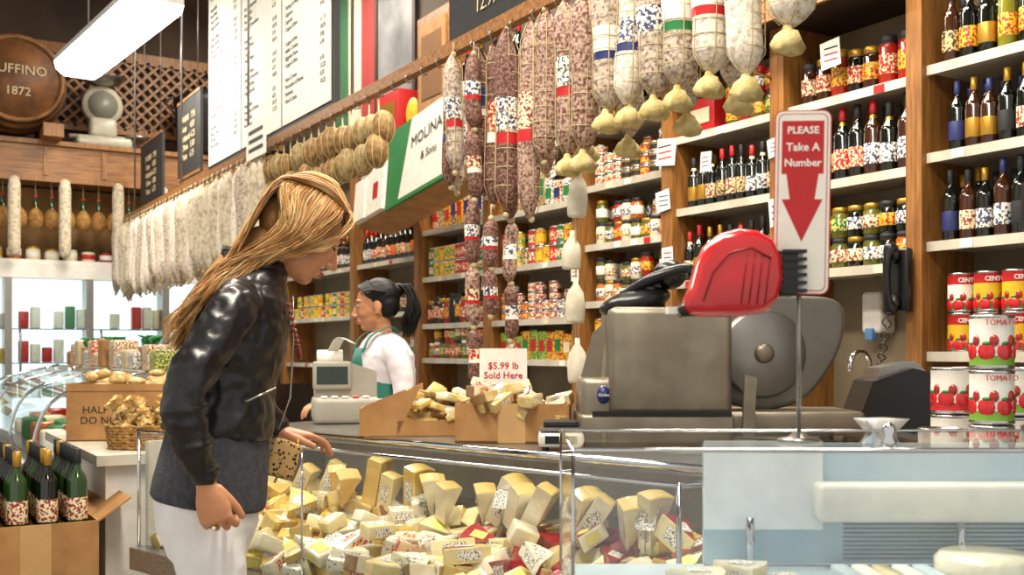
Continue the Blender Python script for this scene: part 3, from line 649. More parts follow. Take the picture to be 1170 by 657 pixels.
for (s0,t0) in ((.5,.3),(.75,.3),(.2,.33),(1.0,.28)):
    b.add([(s0-.03,t0,.78),(s0+.03,t0,.78),(s0+.03,t0+.02,.83),(s0-.03,t0+.02,.83)],[(0,1,2,3)],plab); b.tube([(s0,t0+.005,.70),(s0,t0+.005,.79)],.002,steel,4)
b.obj('cheese_price_tags')
# ---------------------------------------------------------------- service top items
Tb=LC@TR(.265,.625,.936)@RZ(36)
carton('cheese_carton',Tb,.35,.22,.12,None,flap=False)
wrapm=mat('wrapped_cheese','#ddcb92',.25,0,'#b8954f',18,coat=.9,bump=.4,bscale=40)
b=MB(Tb)
for k in range(38):
    wedge(b,TR(U(-.15,.11),U(-.08,.08),.05+U(0,.10))@RZ(U(0,360))@RX(U(-30,30))@RY(U(-30,30)),U(.07,.1),U(.025,.04),U(35,60),ch([wrapm,wrapm,ch_white]),ch([rind_b,wrapm]),ch([plab,None,plab2]))
b.obj('wrapped_cheese_pieces')
Tc=LC@TR(-.16,.62,.936)@RZ(46)
b=MB(Tc)
b.box(-.2,.2,-.11,.11,0,.005,card); b.xz([(-.2,0),(-.08,0),(-.0,.17),(-.2,.09)],-.115,-.11,card); b.xz([(-.2,0),(.0,0),(-.0,.17),(-.2,.09)],.11,.115,card); b.box(-.205,-.2,-.115,.115,0,.09,card); b.box(-.08,.2,-.115,-.11,0,.05,card); b.box(.195,.2,-.115,.115,0,.05,card); b.obj('slanted_carton')
b=MB(Tc)
for k in range(34):
    slab(b,TR(U(-.05,.15),U(-.08,.08),.03+U(0,.10))@RZ(U(0,360))@RX(U(-30,30))@RY(U(-30,30)),U(.06,.09),U(.04,.06),U(.02,.03),ch([wrapm,ch_yel,rind_b,ch_white]),ch([plab,None,lab_y]))
b.obj('wrapped_nougat_pieces')
b=MB(LC@TR(.555,.50,.936)@RZ(40)); b.rbox(-.065,.065,-.075,.075,.01,.05,.012,mat('scale_body','#d6d4cc',.4)); b.box(-.06,.06,-.065,.07,.055,.061,steel); b.lathe([(.02,.045),(.02,.056)],black,10); b.box(-.045,.045,-.0765,-.075,.02,.042,black)
b.rbox(-.05,.05,.0,.06,.062,.08,.005,ink)
for x in (-.045,.045):
    for y in (-.055,.055): b.lathe([(.01,0),(.01,.012)],black,8,TR(x,y,0))
b.obj('portion_scale')
TP=LC@TR(-.06,.92,.936)@RZ(42)
b=MB(TP); b.box(-.085,.085,0,.003,.12,.29,paper); b.tube([(0,.004,0),(0,.004,.13)],.003,steel,6); b.lathe([(.03,0),(.03,.008)],steel,12)
o=b.obj('price_sign'); text('$5.99 lb\nSold Here',.034,TP@basis((1,0,0),(0,0,1),(0,-.001,.21)),redl,o,bold=.0004)
TS=LC@TR(-.80,.80,.936)@RZ(55)
scm=mat('register_grey','#a7a294',.45); b=MB(TS)
b.rbox(-.13,.13,-.13,.13,0,.1,.02,scm); b.xz([(-.12,.08),(.12,.08),(.12,.2),(.0,.24),(-.12,.2)],-.04,.1,scm)
b.rbox(-.13,.02,-.06,-.03,.13,.24,.01,scm); b.box(-.115,.005,-.0615,-.06,.15,.22,mat('lcd','#2f3a34',.2)); 
for i in range(5):
    for j in range(3): b.rbox(-.1+.04*i,-.075+.04*i,-.12+.025*j,-.1+.025*j,.1,.106,.003,ch([white,white,redl]))
b.lathe([(.035,-.05),(.035,.05)],paper,14,TR(-.06,.03,.25)@RY(90)); b.tube(cr([(-.05,.0,.28),(-.02,-.03,.33),(.03,-.05,.31)],4),[(.03,.002)]*9,paper,8)
b.obj('deli_register')
# ---------------------------------------------------------------- right service counter
b=MB(Matrix.Rotation(-TH,4,'Z')); P=[(.40,2.08),(2.0,2.08),(2.0,3.45),(.72,3.45),(.80,3.36),(1.16,3.03),(.395,2.18)]
b.prism(P,.9,.935,steel); b.prism([(x*.995+.01,y) for x,y in P],.0,.9,casew); b.obj('service_counter')
# slicer
e=empty('meat_slicer',site(.45,3.2,.94))
SL=frame(.43,3.15,.94)
b=MB(SL)
b.rbox(-.15,.206,-.13,.17,.09,.405,.022,alum)
b.rbox(-.23,-.10,-.11,.15,.03,.20,.02,alum)
b.xz([(-.225,.2),(-.165,.2),(-.15,.37),(-.19,.33)],-.03,-.02,alum)
b.rbox(-.235,.21,-.14,.19,.012,.095,.012,alum); b.box(-.2,.2,-.1415,-.14,.09,.104,black)
b.rbox(.19,.60,-.1,.2,.03,.10,.015,alum)
for x,y in ((-.2,-.1),(.56,-.07),(-.2,.15),(.56,.16),(.1,-.1)): b.lathe([(.02,-.004),(.024,.0),(.018,.03)],black,12,TR(x,y,0))
b.obj('housing',e)
b=MB(SL); pg=cr([(.21,.12,0),(.225,.30,0),(.25,.41,0),(.33,.445,0),(.47,.446,0),(.555,.435,0),(.59,.39,0),(.575,.29,0),(.52,.19,0),(.45,.12,0),(.33,.09,0)],3)
b.pillow([(p.x,p.y) for p in pg],.05,.10,mat('guard_alu','#77736a',.45,.5),None,.05)
b.lathe([(.125,-.012),(.135,-.004),(.135,.004),(.125,.012)],mat('blade_steel','#8c8a84',.35,.8),40,TR(.33,.03,.27)@RX(90)@RY(8)); b.lathe([(.03,-.01),(.03,.02),(.02,.03)],alum,24,TR(.33,.03,.27)@RX(90))
b.obj('blade_guard',e)
b=MB(SL)
b.ell((-.07,-.02,.455),(.11,.07,.04),black,RY(-14)@TR(.11,0,-.03)); b.lathe([(.03,0),(.03,.06),(.045,.09)],black,18,TR(.0,0,.40))
b.tube(cr([(-.10,-.02,.44),(-.02,-.06,.49),(.08,-.06,.52),(.11,-.06,.5)],5),.016,black,10); b.ell((.04,-.02,.505),(.05,.04,.045),black)
b.tube([(.12,-.05,.41),(.13,-.06,.50)],.014,chrome,10); b.ell((.13,-.06,.52),(.022,.022,.03),black)
b.xz([(.23,.03),(.26,.03),(.27,.2),(.235,.21)],-.15,-.13,alum)
b.obj('carriage_handle',e)
b=MB(SL); b.lathe([(.026,0),(.026,.003)],navy,20,TR(-.165,-.1101,.15)@RX(90)@Matrix.Diagonal((.75,1,1,1))); b.lathe([(.0265,-.0008),(.0265,.0018),(.028,.0018),(.028,-.0008)],chrome,20,TR(-.165,-.1101,.15)@RX(90)@Matrix.Diagonal((.75,1,1,1)))
o=b.obj('badge',e); text('Globe',.013,SL@basis((1,0,0),(0,0,1),(-.165,-.1142,.15)),paper,o)
b=MB(frame(1.20,3.22,.936)); b.xz([(-.13,0),(.14,0),(.17,.10),(.12,.2),(.0,.23),(-.12,.19),(-.16,.08)],-.08,.1,mat('dark_hopper','#161514',.35)); b.xz([(-.1,.19),(.05,.22),(.02,.25),(-.09,.23)],-.05,.08,steel); b.obj('trimmings_hopper')
greenc=mat('can_green','#6f9c2c',.35); 
def stack(name,u,d,n,h,r,l1,l2,l3,z=.936,marks=True):
    b=MB(); p=site(u,d,z)
    for k in range(n):
        can(b,p.x,p.y,p.z+k*(h+.001),h,r,l1,l2,28,l3)
        if marks: tomato_marks(b,p.x,p.y,p.z+k*(h+.001),r,h)
    return b.obj(name)
o0=stack('tomato_can_stack',1.06,2.32,3,.12,.046,paper,paper,greenc)
stack('tomato_can_stack',1.165,2.30,1,.12,.046,greenc,paper,greenc)
stack('tomato_can_stack',1.13,2.70,2,.12,.050,paper,paper,redl)
stack('tomato_can_stack',1.02,2.5,1,.10,.05,paper,paper,redl)
stack('tomato_can_stack',1.25,2.62,2,.12,.05,paper,paper,greenc)
for k in range(3):
    p=site(1.06,2.32-.0475,.936+.121*k+.102); text('TOMATO',.017,basis((C,-S,0),(0,0,1),p),redl,o0)
b=MB(frame(.86,2.45,.936)); rs=[]
for z,r in ((0,.05),(.03,.065),(.06,.05),(.09,.03),(.1,.035),(.125,.05)):
    rs.append([((r*(1+.3*math.sin(5*j+z*60)))*math.cos(j*math.pi/10),r*(1+.3*math.cos(7*j+z*40))*math.sin(j*math.pi/10),z) for j in range(20)])
b.rings(rs,mat('plastic_bag','#d0d1cd',.2,coat=.5)); b.obj('plastic_bag')
# ---------------------------------------------------------------- front right glass case
RC=Matrix.Rotation(-TH,4,'Z')
e=empty('glass_front_case',site(.7,1.8,0))
u0,u1,d0,d1,zt=.093,1.35,1.60,2.0,1.067
blu=mat('case_interior_blue','#c3d3dc',.35); b=MB(RC)
b.box(u0,u1,d0,d1,0,.80,casew); b.box(u0+.01,u1,d0+.01,d1-.01,.80,.815,blu)
b.box(.36,.58,d1-.04,d1-.031,.885,1.05,mat('white_reflection_panel','#eef2f4',.3))  # white sheet modelled in place of a pale reflection in the glass
b.box(.36,u1,d1-.03,d1-.015,.82,1.045,mat('translucent_panel','#cfdde5',.25,0,'#a9c1d0',4,.3,.7)); b.rbox(.56,u1,d1-.09,d1-.03,.905,.975,.01,white); 
for q in (.44,.83): b.tube([(q,d1-.06,.815),(q,d1-.06,.91)],.008,chrome,8)
for q in range(9): b.tube([(.62,d1-.034,.83+.008*q),(1.0,d1-.034,.83+.008*q)],.0012,steel,4)
b.tube([(u0,d0,zt),(u1,d0,zt)],.004,chrome,8); b.tube([(u0,d0,.8),(u0,d0,zt)],.003,chrome,8); b.tube([(u0,d0,zt),(u0,d1,zt)],.003,chrome,8); b.tube([(u0,d1,.8),(u0,d1,zt)],.0025,chrome,8); b.tube([(u0,d1,zt),(u1,d1,zt)],.0025,chrome,8)
b.lathe([(.010,0),(.012,.01),(.007,.018),(.011,.028),(.008,.036),(.002,.04)],chrome,16,TR(.585,d0+.03,zt+.001))
b.obj('cabinet',e)
b=MB(RC); 
def pane(p,m): b.add(p,[(0,1,2,3)],m)
pane([(u0,d0,.8),(u1,d0,.8),(u1,d0,zt),(u0,d0,zt)],glassf); pane([(u0,d0,.8),(u0,d1,.8),(u0,d1,zt),(u0,d0,zt)],glass); pane([(u0,d0,zt),(u1,d0,zt),(u1,d1,zt),(u0,d1,zt)],glass); b.obj('glass_panes',e)
b=MB(RC)
for (u,d,w,dp,h,a) in ((.30,1.72,.10,.07,.045,15),(.385,1.75,.09,.07,.055,-12),(.45,1.69,.07,.06,.04,30)):
    wedge(b,TR(u-.05,d,.816)@RZ(a-20),w,h,50,ch_white,ch_cream,plab)
b.obj('fresh_cheese_blocks')
b=MB(RC); b.lathe([(.07,0),(.08,.01),(.08,.05),(.07,.06)],ch_white,28,TR(.80,1.78,.816)); b.lathe([(.06,0),(.066,.01),(.066,.05),(.055,.058)],ch_white,24,TR(.98,1.75,.816)); b.obj('cheese_wheels')
b=MB(RC)
for k in range(5): b.rbox(.55+.035*k,.58+.035*k,1.72,1.82,.816,.85,.006,[blu,white,ch_cream,white,blu][k])
b.obj('packaged_butter')
# ---------------------------------------------------------------- take-a-number sign and dispenser
e=empty('take_a_number_stand',site(.478,1.75,1.07))
SG=frame(.478,1.75,1.08)
b=MB(SG); b.tube([(0,0,-.008),(0,0,.34)],.0042,steel,12); b.lathe([(.035,-.012),(.035,-.008),(.018,-.004),(.008,.004)],steel,24); b.obj('pole',e)
def rr2(w,h,r,cz):
    o=[]
    for cx,cy,st in ((w/2-r,h/2-r,0),(-w/2+r,h/2-r,90),(-w/2+r,-h/2+r,180),(w/2-r,-h/2+r,270)):
        for t in range(6):
            a=math.radians(st+18*t); o.append((cx+r*math.cos(a),cz+cy+r*math.sin(a)))
    return o
MM=SG@TR(0,-.008,.232)@RZ(-8)@RY(1)
b=MB(MM) 
b.xz(rr2(.092,.306,.014,.153),-.0,.003,redl); b.xz(rr2(.088,.302,.012,.153),-.0006,-.0001,paper)
b.xz(rr2(.080,.294,.010,.153),-.0009,-.0007,redl); b.xz(rr2(.077,.291,.009,.153),-.0012,-.001,paper)
b.xz([(-.034,.288),(.034,.288),(.034,.200),(-.034,.200)][::-1],-.0015,-.0013,redl)
b.xz([(-.026,.20),(-.020,.158),(-.033,.158),(0,.088),(.033,.158),(.020,.158),(.026,.20)][::-1],-.0015,-.0013,redl)
o=b.obj('sign_plate',e)
for tx,zz,sz in (('PLEASE',.272,.0165),('Take A',.244,.0185),('Number',.218,.0175)):
    text(tx,sz,MM@basis((1,0,0),(0,0,1),(0,-.0018,zz)),paper,o,bold=.0004,ext=.0002)
k=1.72/1200
def pq(x,y): return ((x-912)*k,(400-y)*k+CH-1.08)
b=MB(SG)
pol=[pq(*p) for p in ((773,351),(783,328),(790,302),(800,280),(817,266),(838,260),(860,262),(878,272),(888,292),(890,318),(884,342),(870,357),(840,362),(805,362),(780,361))]
b.pillow(pol,-.045,.03,red,None,.09)
b.pillow([pq(*p) for p in ((768,352),(776,346),(800,350),(806,360),(772,362))],-.03,.012,black,None,.05)
b.box(*[pq(758,356)[0],pq(772,356)[0]],-.02,.01,pq(0,358)[1],pq(0,350)[1],paper)
rd2=mat('red_dark','#8d0c12',.3)
b.tube([ (pq(x,y)[0],-.046,pq(x,y)[1]) for x,y in ((795,345),(806,312),(825,290),(850,284),(872,296))],.0016,rd2,6)
for q in range(4): b.tube([(pq(845+9*q,290-1*q)[0],-.0455,pq(845+9*q,290)[1]),(pq(838+9*q,348)[0],-.0455,pq(838+9*q,348)[1])],.0011,rd2,6)
b.obj('ticket_dispenser',e)
b=MB(SG); 
b.rbox(pq(884,0)[0],pq(906,0)[0],-.03,.02,pq(0,338)[1],pq(0,285)[1],.004,black)
for q in range(6): b.box(pq(888,0)[0],pq(915,0)[0],-.034,.024,pq(0,334-9*q)[1],pq(0,330-9*q)[1],black)
b.obj('bracket',e)
# ================================================================ PEOPLE
skin=mat('skin_customer','#d2946c',.45,0,'#c68860',12,coat=.1); skin2=mat('skin_clerk','#b9805c',.45,0,'#a9714e',12)
leather=mat('black_leather','#0b0a0c',.36,0,'#131215',25,bump=.12,bscale=55,coat=.12)
shirt=mat('charcoal_knit','#4a4b52',.9,0,'#393a40',60,bump=.3,bscale=200)
denim=mat('white_denim','#ffffff',.7,0,'#f3f2f4',10,bump=.15,bscale=40)
hairm=mat('auburn_hair','#a06c38',.48,0,'#c99a5e',18,.35,.7,spec=.35); hairm2=mat('blonde_hair','#cc9f62',.48,0,'#e8cb98',18,.35,.7,spec=.35); hairm3=mat('brown_hair','#7e5630',.5,0,'#a07444',18,spec=.35)
hairk=mat('black_hair','#060404',.5,0,'#0f0b0a',20,spec=.3); lip=mat('lips','#a8544a',.4); dark=mat('lash','#1a0f0b',.6); eyew=mat('eye_white','#ece7e0',.2)
wtop=mat('white_knit_top','#e0d9dc',.8,0,'#cbc3c8',9,bump=.2,bscale=30)
def fuse(b,name,parent,vox,smooth=6,disp=0,dsize=.06,f=.5):
    o=b.obj(name,parent)
    m=o.modifiers.new('r','REMESH'); m.mode='VOXEL'; m.voxel_size=vox; m.use_smooth_shade=True
    m=o.modifiers.new('s','SMOOTH'); m.factor=f; m.iterations=smooth
    if disp:
        t=bpy.data.textures.new(name+'_folds','CLOUDS'); t.noise_scale=dsize; t.noise_depth=1
        m=o.modifiers.new('d','DISPLACE'); m.texture=t; m.strength=disp; m.mid_level=.5; m.texture_coords='LOCAL'
    return o
def torso(b,secs,m,T,n=28,pw=2.3):
    rs=[]
    for (x,z,a,w,*tilt) in secs:
        tl=tilt[0] if tilt else 0; r=[]
        for j in range(n):
            A=2*math.pi*j/n; ca,sa=math.cos(A),math.sin(A)
            px=math.copysign(abs(ca)**(2/pw),ca)*a; py=math.copysign(abs(sa)**(2/pw),sa)*w
            r.append((x+px,py,z-px*tl))
        rs.append(r)
    b.rings(rs,m,True,T)
def head(T,parent,m,k=1.0,closed=True,liptone=lip):
    b=MB(T)
    E=lambda c,r:b.ell(tuple(k*q for q in c),tuple(k*q for q in r),m,None,20,14)
    E((-.012,0,.025),(.096,.074,.092)); E((.03,0,-.01),(.066,.062,.085)); E((.025,0,-.055),(.062,.054,.058)); E((.058,0,-.092),(.026,.026,.02))
    E((.052,.034,-.03),(.03,.024,.028)); E((.052,-.034,-.03),(.03,.024,.028)); E((.068,0,.028),(.026,.05,.012))
    b.limb([(k*.088,0,k*.012),(k*.1,0,-k*.012),(k*.113,0,-k*.034)],[k*.008,k*.009,k*.011],m,10)
    E((.1,.009,-.037),(.011,.008,.007)); E((.1,-.009,-.037),(.011,.008,.007))
    E((.088,0,-.062),(.012,.022,.006)); E((.086,0,-.072),(.012,.019,.006))
    for s in (1,-1):
        E((-.008,s*.073,-.008),(.018,.008,.03)); E((.0,s*.071,-.032),(.008,.007,.012))
        E((.076,s*.03,.008),(.012,.015,.009))
    fuse(b,'head',parent,.0035,5)
    b=MB(T)
    b.ell((k*.0945,0,-k*.0625),(k*.009,k*.02,k*.0045),liptone); b.ell((k*.0925,0,-k*.071),(k*.009,k*.017,k*.005),liptone)
    b.obj('lips',parent)
    b=MB(T)
    for s in (1,-1):
        if not closed:
            b.ell((k*.081,s*k*.03,k*.008),(k*.0095,k*.012,k*.0062),eyew); b.ell((k*.0885,s*k*.03,k*.008),(k*.003,k*.005,k*.005),dark)
        b.tube([(k*.083,s*k*.044,k*.006),(k*.0905,s*k*.034,k*.004 if closed else k*.014),(k*.091,s*k*.025,k*.003 if closed else k*.013),(k*.087,s*k*.017,k*.006)],k*.0016,dark,6)
        b.tube([(k*.078,s*k*.05,k*.028),(k*.09,s*k*.036,k*.035),(k*.0945,s*k*.018,k*.031)],[k*.0015,k*.003,k*.0025],dark,6)
    b.obj('eyes',parent)
def hand(T,parent,m,side=1,curl=(25,35,30),thumb=35,spread=4,name='hand',k=1.0):
    b=MB(T)
    rs=[]
    for x,w,t in ((-.03,.024,.019),(0,.025,.018),(.03,.036,.017),(.06,.041,.015),(.085,.040,.012),(.092,.034,.008)):
        rs.append([(k*x,k*w*math.cos(2*math.pi*j/16),k*t*math.sin(2*math.pi*j/16)) for j in range(16)])
    b.rings(rs,m)
    for i,(y,L,r) in enumerate(((.030,.070,.0085),(.0105,.080,.0088),(-.010,.074,.0084),(-.029,.058,.0075))):
        y*=side; p=Vector((.075,y,0)); a=0; yaw=math.radians(-spread*(i-1.5))*-side*-1
        pts=[p]; rad=[r*1.1]; seg=(L*.18,L*.42,L*.32,L*.26)
        for q,s in enumerate(seg):
            if q: a+=math.radians(curl[q-1]*(1+.12*i))
            d=Vector((math.cos(a)*math.cos(yaw),math.cos(a)*math.sin(yaw)*side,-math.sin(a)))
            p=p+d*s; pts.append(p); rad.append(r*(1-.07*q))
        b.limb([tuple(k*c for c in v) for v in pts],[k*c for c in rad],m,10,sub=3)
    th=math.radians(thumb); pts=[Vector((.012,side*.02,-.004))]; 
    for s,a2 in ((.035,th),(.032,th*.75),(.026,th*.45)):
        pts.append(pts[-1]+Vector((math.cos(a2),side*math.sin(a2),-.25))*s)
    b.limb([tuple(k*c for c in v) for v in pts],[k*.014,k*.012,k*.0105,k*.009],m,10,sub=3)
    fuse(b,name,parent,.0026,3)
def strand(b,pts,r0,r1,m,n=5,sub=4,wav=0,ph=0):
    P=cr(pts,sub); L=len(P); rad=[]
    for i in range(L):
        t=i/(L-1); rad.append(r0*min(1,.45+t*3)*(1-t)+r1*t)
        if wav: P[i]=P[i]+Vector((wav*t*math.sin(ph+t*11),wav*t*math.cos(ph*1.3+t*9),wav*.5*t*math.sin(ph+t*10)))
    b.tube(P,rad,m,n,flat=.7,cap=False)
# ---- customer
WB=frame(-.693,2.6,0,15)
WI=WB.inverted()
e=empty('woman_shopper',WB.translation)
b=MB(WB); 
torso(b,[(-.055,.72,.095,.12),(-.06,.80,.125,.160),(-.062,.87,.123,.165),(-.05,.95,.11,.150),(-.035,1.02,.095,.13),(-.03,1.05,.08,.11)],denim,None)
for s in (1,-1):
    b.limb([(-.055,s*.082,.84),(-.045,s*.09,.66),(-.03,s*.088,.47),(-.055,s*.088,.30),(-.075,s*.09,.10)],[.092,.08,.056,.052,.036],denim,18)
fuse(b,'white_jeans',e,.007,6,.012,.07)
b=MB(WB)
for s in (1,-1): b.limb([(-.10,s*.09,.04),(-.03,s*.09,.045),(.07,s*.092,.03),(.13,s*.092,.022)],[.034,.036,.033,.02],black,14); b.box(-.13,.15,s*.09-.035,s*.09+.035,0,.012,black); b.limb([(-.08,s*.09,.05),(-.078,s*.09,.13)],[.036,.038],black,12)
b.obj('ankle_boots',e)
b=MB(WB); n=48; rs=[]
for (x,z,a,w) in ((-.03,1.12,.11,.145),(-.03,1.04,.122,.156),(-.04,.96,.130,.166),(-.050,.90,.136,.173),(-.057,.845,.139,.178)):
    rs.append([(x+a*math.cos(2*math.pi*j/n)*(1+.03*math.sin(7*j*2*math.pi/n)*(1.1-z)*3),w*math.sin(2*math.pi*j/n)*(1+.03*math.sin(6*j*2*math.pi/n+1)*(1.1-z)*3),z-.08*math.cos(2*math.pi*j/n)*(1.12-z)) for j in range(n)])
b.rings(rs,shirt,True,None,cap=False); o=b.obj('charcoal_top',e); md=o.modifiers.new('so','SOLIDIFY'); md.thickness=.006; md=o.modifiers.new('ss','SUBSURF'); md.levels=1; md.render_levels=2
b=MB(WB)
torso(b,[(-.035,1.015,.132,.162,.12),(-.03,1.05,.130,.160,.08),(-.018,1.12,.120,.155),(.0,1.20,.125,.168),(.015,1.28,.124,.178),(.03,1.345,.104,.170),(.045,1.385,.083,.130),(.06,1.415,.065,.09),(.07,1.435,.055,.065)],leather,None)
b.limb([(.015,-.14,1.340),(.0,-.190,1.305),(-.06,-.240,1.21),(-.105,-.270,1.12),(-.09,-.265,1.03),(-.06,-.243,.935)],[.052,.058,.053,.047,.042,.034],leather,18,dome=True)
b.limb([(.02,.14,1.34),(.03,.185,1.30),(.055,.22,1.2),(.055,.235,1.10),(.09,.235,1.04),(.125,.225,1.005)],[.052,.056,.052,.047,.042,.034],leather,18)
for (c,rx,ry) in (((-.098,-.266,1.10),.052,.052),((-.10,-.262,1.14),.051,.05),((-.082,-.262,1.02),.046,.045),((-.066,-.247,.96),.042,.041)):
    b.rings([[(c[0]+(rx-q)*math.cos(2*math.pi*j/16),c[1]+(ry-q)*math.sin(2*math.pi*j/16),c[2]+zz+.010*math.sin(2*math.pi*j/16)) for j in range(16)] for q,zz in ((.008,-.01),(-.001,0),(.008,.01))],leather)
fuse(b,'leather_jacket',e,.0055,4,.015,.045)
b=MB(WB); zp=mat('zip','#b9b4a8',.25,.9)
b.tube([(.148,.02,1.36),(.150,.02,1.24),(.142,.02,1.1),(.112,.02,1.02)],.003,zp,6); b.tube([(.03,-.170,1.10),(.10,-.140,1.13)],.003,zp,6)
b.rings([[(.055+rr*math.cos(2*math.pi*j/24)*1.05,rr*math.sin(2*math.pi*j/24)*1.15,z+.3*rr*-math.cos(2*math.pi*j/24)) for j in range(24)] for rr,z in ((.062,1.40),(.066,1.44),(.074,1.455),(.078,1.435),(.070,1.39))],leather,True,None)
b.tube([(-.074,-.28,.97),(-.045,-.272,.965)],.002,zp,5)
b.obj('jacket_trim',e)
hT=WB@TR(.17,-.005,1.515)@RY(32)
b=MB(WB); b.limb([(.05,0,1.37),(.075,0,1.43),(.125,0,1.485)],[.058,.052,.055],skin,16); b.obj('neck',e)
head(hT,e,skin,1.0)
b=MB(WB); 
for i in range(26):
    t=i/25*math.pi; b.ell((.135+.03*math.sin(t),.07*math.cos(t),1.33-.13*math.sin(t)),(.006,.006,.006),mat('beads','#8d3b2e',.3),None,8,6)
b.obj('bead_necklace',e)
def dirM(p,f,up): 
    f=Vector(f).normalized(); up=Vector(up); y=up.cross(f).normalized(); z=f.cross(y)
    m=Matrix((f,y,z)).transposed().to_4x4(); m.translation=Vector(p); return m
RH=WB@dirM((-.055,-.248,.915),(.28,.10,-1),(-.2,-1,.0))
hand(RH,e,skin,side=1,curl=(38,48,35),thumb=28,name='right_hand',k=.95)
hand(WB@dirM((.13,.222,.998),(1,-.05,-.18),(0,.1,1)),e,skin,side=-1,curl=(12,26,20),thumb=30,name='left_hand',k=.95)
b=MB(RH); b.lathe([(.0105,-.003),(.0115,0),(.0105,.003)],gold,14,TR(.095,-.010,-.003)@RY(80)); b.ell((.095,-.01,.01),(.005,.005,.004),eyew); b.obj('ring',e)
b=MB(WB@TR(.115,.13,.885)@RZ(20)@RY(18)); b.rbox(-.042,.042,-.016,.016,0,.10,.014,leopard()); b.tube([(-.036,0,.099),(.036,0,.099)],.003,gold,6); b.tube(cr([(.03,0,.1),(.04,.05,.12),(.045,.09,.11)],4),.004,gold,6); b.obj('leopard_clutch',e)
def custhair():
    capm=mat('hair_under','#96683a',.6,0,'#c0915a',60,.35,.65,stretch=(1,6,6),spec=.3,bump=.4,bscale=90)
    b=MB(hT); 
    b.ell((-.02,0,.036),(.092,.070,.084),capm); b.ell((-.045,0,.078),(.052,.045,.036),capm); b.ell((-.06,0,.01),(.056,.062,.072),capm)
    fuse(b,'hair_cap',e,.005,4)
    b=MB(WB); b.limb([(.085,0,1.49),(.03,0,1.44),(-.03,0,1.38),(-.065,0,1.33)],[.050,.054,.046,.028],capm,16); fuse(b,'hair_volume',e,.006,4)
    HI=WI@hT
    H=lambda x,y,z:(HI@Vector((x,y,z)))
    b=MB(WB); ms=[hairm,hairm,hairm2,hairm2,hairm3]
    j=lambda v:U(-v,v)
    for i in range(2200):
        if i%8==0:
            s=-1 if R()<.65 else 1; cy=U(0,.035); cx=U(-.09,.065); ca=U(0,1); cm=ch(ms); q4=(U(-.02,.02),U(.02,.12),U(-.02,.02)); q5=(U(-.015,.015),U(.02,.12),U(-.03,.025)); lng=R()<.6; ph=U(0,6)
        x0=cx+j(.008); y0=s*max(0,cy+j(.005)); fr=(x0+.09)/.155; a=ca
        p0=H(x0,y0,.126-6*x0*x0+U(0,.008))
        pm=H(x0*.95-.008,s*(.060+j(.005)),.106-4*x0*x0+j(.005))
        w=.088+j(.006)
        p1=H(x0*.95-.010,s*w,.050+j(.010)); p2=H(-.045+.065*fr+j(.010),s*(w+U(0,.006)),-.03+j(.012))
        p3=Vector((.055-.08*a+.045*fr*(1-a)+j(.008),s*(.075+j(.018)),1.44-.02*a+j(.01)))
        p4=Vector((-.03-.05*a+.035*fr+j(.008),s*(q4[1]+j(.012)),1.375-.015*a+q4[2]+j(.008)))
        p5=Vector((-.08-.035*a+q5[0]+.03*fr+j(.006),s*(q5[1]+j(.008)),1.315+q5[2]+j(.006)))
        pts=[p0,pm,p1,p2,p3,p4,p5]
        if lng: pts.append(Vector((-.105-.03*a+q5[0]*1.5+j(.004),s*(q5[1]*.9+j(.004)),1.255+q5[2]*1.2+j(.008))))
        strand(b,[tuple(p) for p in pts],U(.0018,.0032),.0006,cm if R()<.7 else ch(ms),3,4,.014,ph)
    for i in range(700):
        if i%7==0: cy=U(-.075,.075); cm=ch(ms); c4=U(-.02,.02); c5=(U(-.02,.02),U(-.03,.03))
        y0=cy+j(.006); p0=H(-.045+j(.025),y0*.85,.122+j(.006)-abs(y0)*.3); p1=H(-.110+j(.006),y0*1.12,.06+j(.015)); p2=H(-.118+j(.006),y0*1.2,-.03)
        p3=Vector((-.015+j(.01),y0*1.35,1.425)); p4=Vector((-.075+j(.01)+c4,y0*1.45,1.355+c4)); p5=Vector((-.115+c5[0]+j(.006),y0*1.5,1.28+c5[1]))
        strand(b,[tuple(p) for p in (p0,p1,p2,p3,p4,p5)],U(.002,.0034),.0006,cm if R()<.7 else ch(ms),3,4,.010,cy*60)
    for i in range(420):
        if i%6==0: s=-1 if R()<.72 else 1; ca=R(); cm=ch(ms); cc=(U(-.02,.012),U(-.02,.02),U(-.02,.02))
        a=min(1,max(0,ca+j(.08)))
        p0=H(.04+cc[1]*.6+j(.006),s*U(0,.025),.118+U(0,.006)); p1=H(.080+.014*a,s*(.040+cc[0]*.6+j(.006)),.085+j(.006)); p2=H(.070+.016*a,s*(.068+j(.005)),.030); p3=H(.045+.014*a+cc[0],s*(.082+j(.004)),-.020); p4=H(.005+cc[1]+j(.006),s*.088,-.060+j(.008)); p5=Vector((.03+cc[2],s*.08,1.42+cc[1]))
        strand(b,[tuple(p) for p in (p0,p1,p2,p3,p4,p5)],U(.0018,.003),.0006,cm if R()<.7 else ch(ms),3,4,.006,ca*20)
    for i in range(700):
        if i%7==0: cy=U(-.076,.076); cm=ch(ms); cz=U(-.006,.010)
        y0=cy+j(.006); p0=H(.06+U(-.03,.02),y0*.7,.110-abs(y0)*.2); p1=H(.01,y0,.144+cz+j(.003)-abs(y0)*.45); p2=H(-.06,y0*1.08,.136+cz+j(.003)-abs(y0)*.5); p3=H(-.112,y0,.078+j(.006)); p4=H(-.125,y0*.95,.01)
        strand(b,[tuple(p) for p in (p0,p1,p2,p3,p4)],U(.002,.0034),.0015,cm if R()<.7 else ch(ms),3,4,.003,cy*40)
    b.obj('long_hair',e,recalc=False)
custhair()
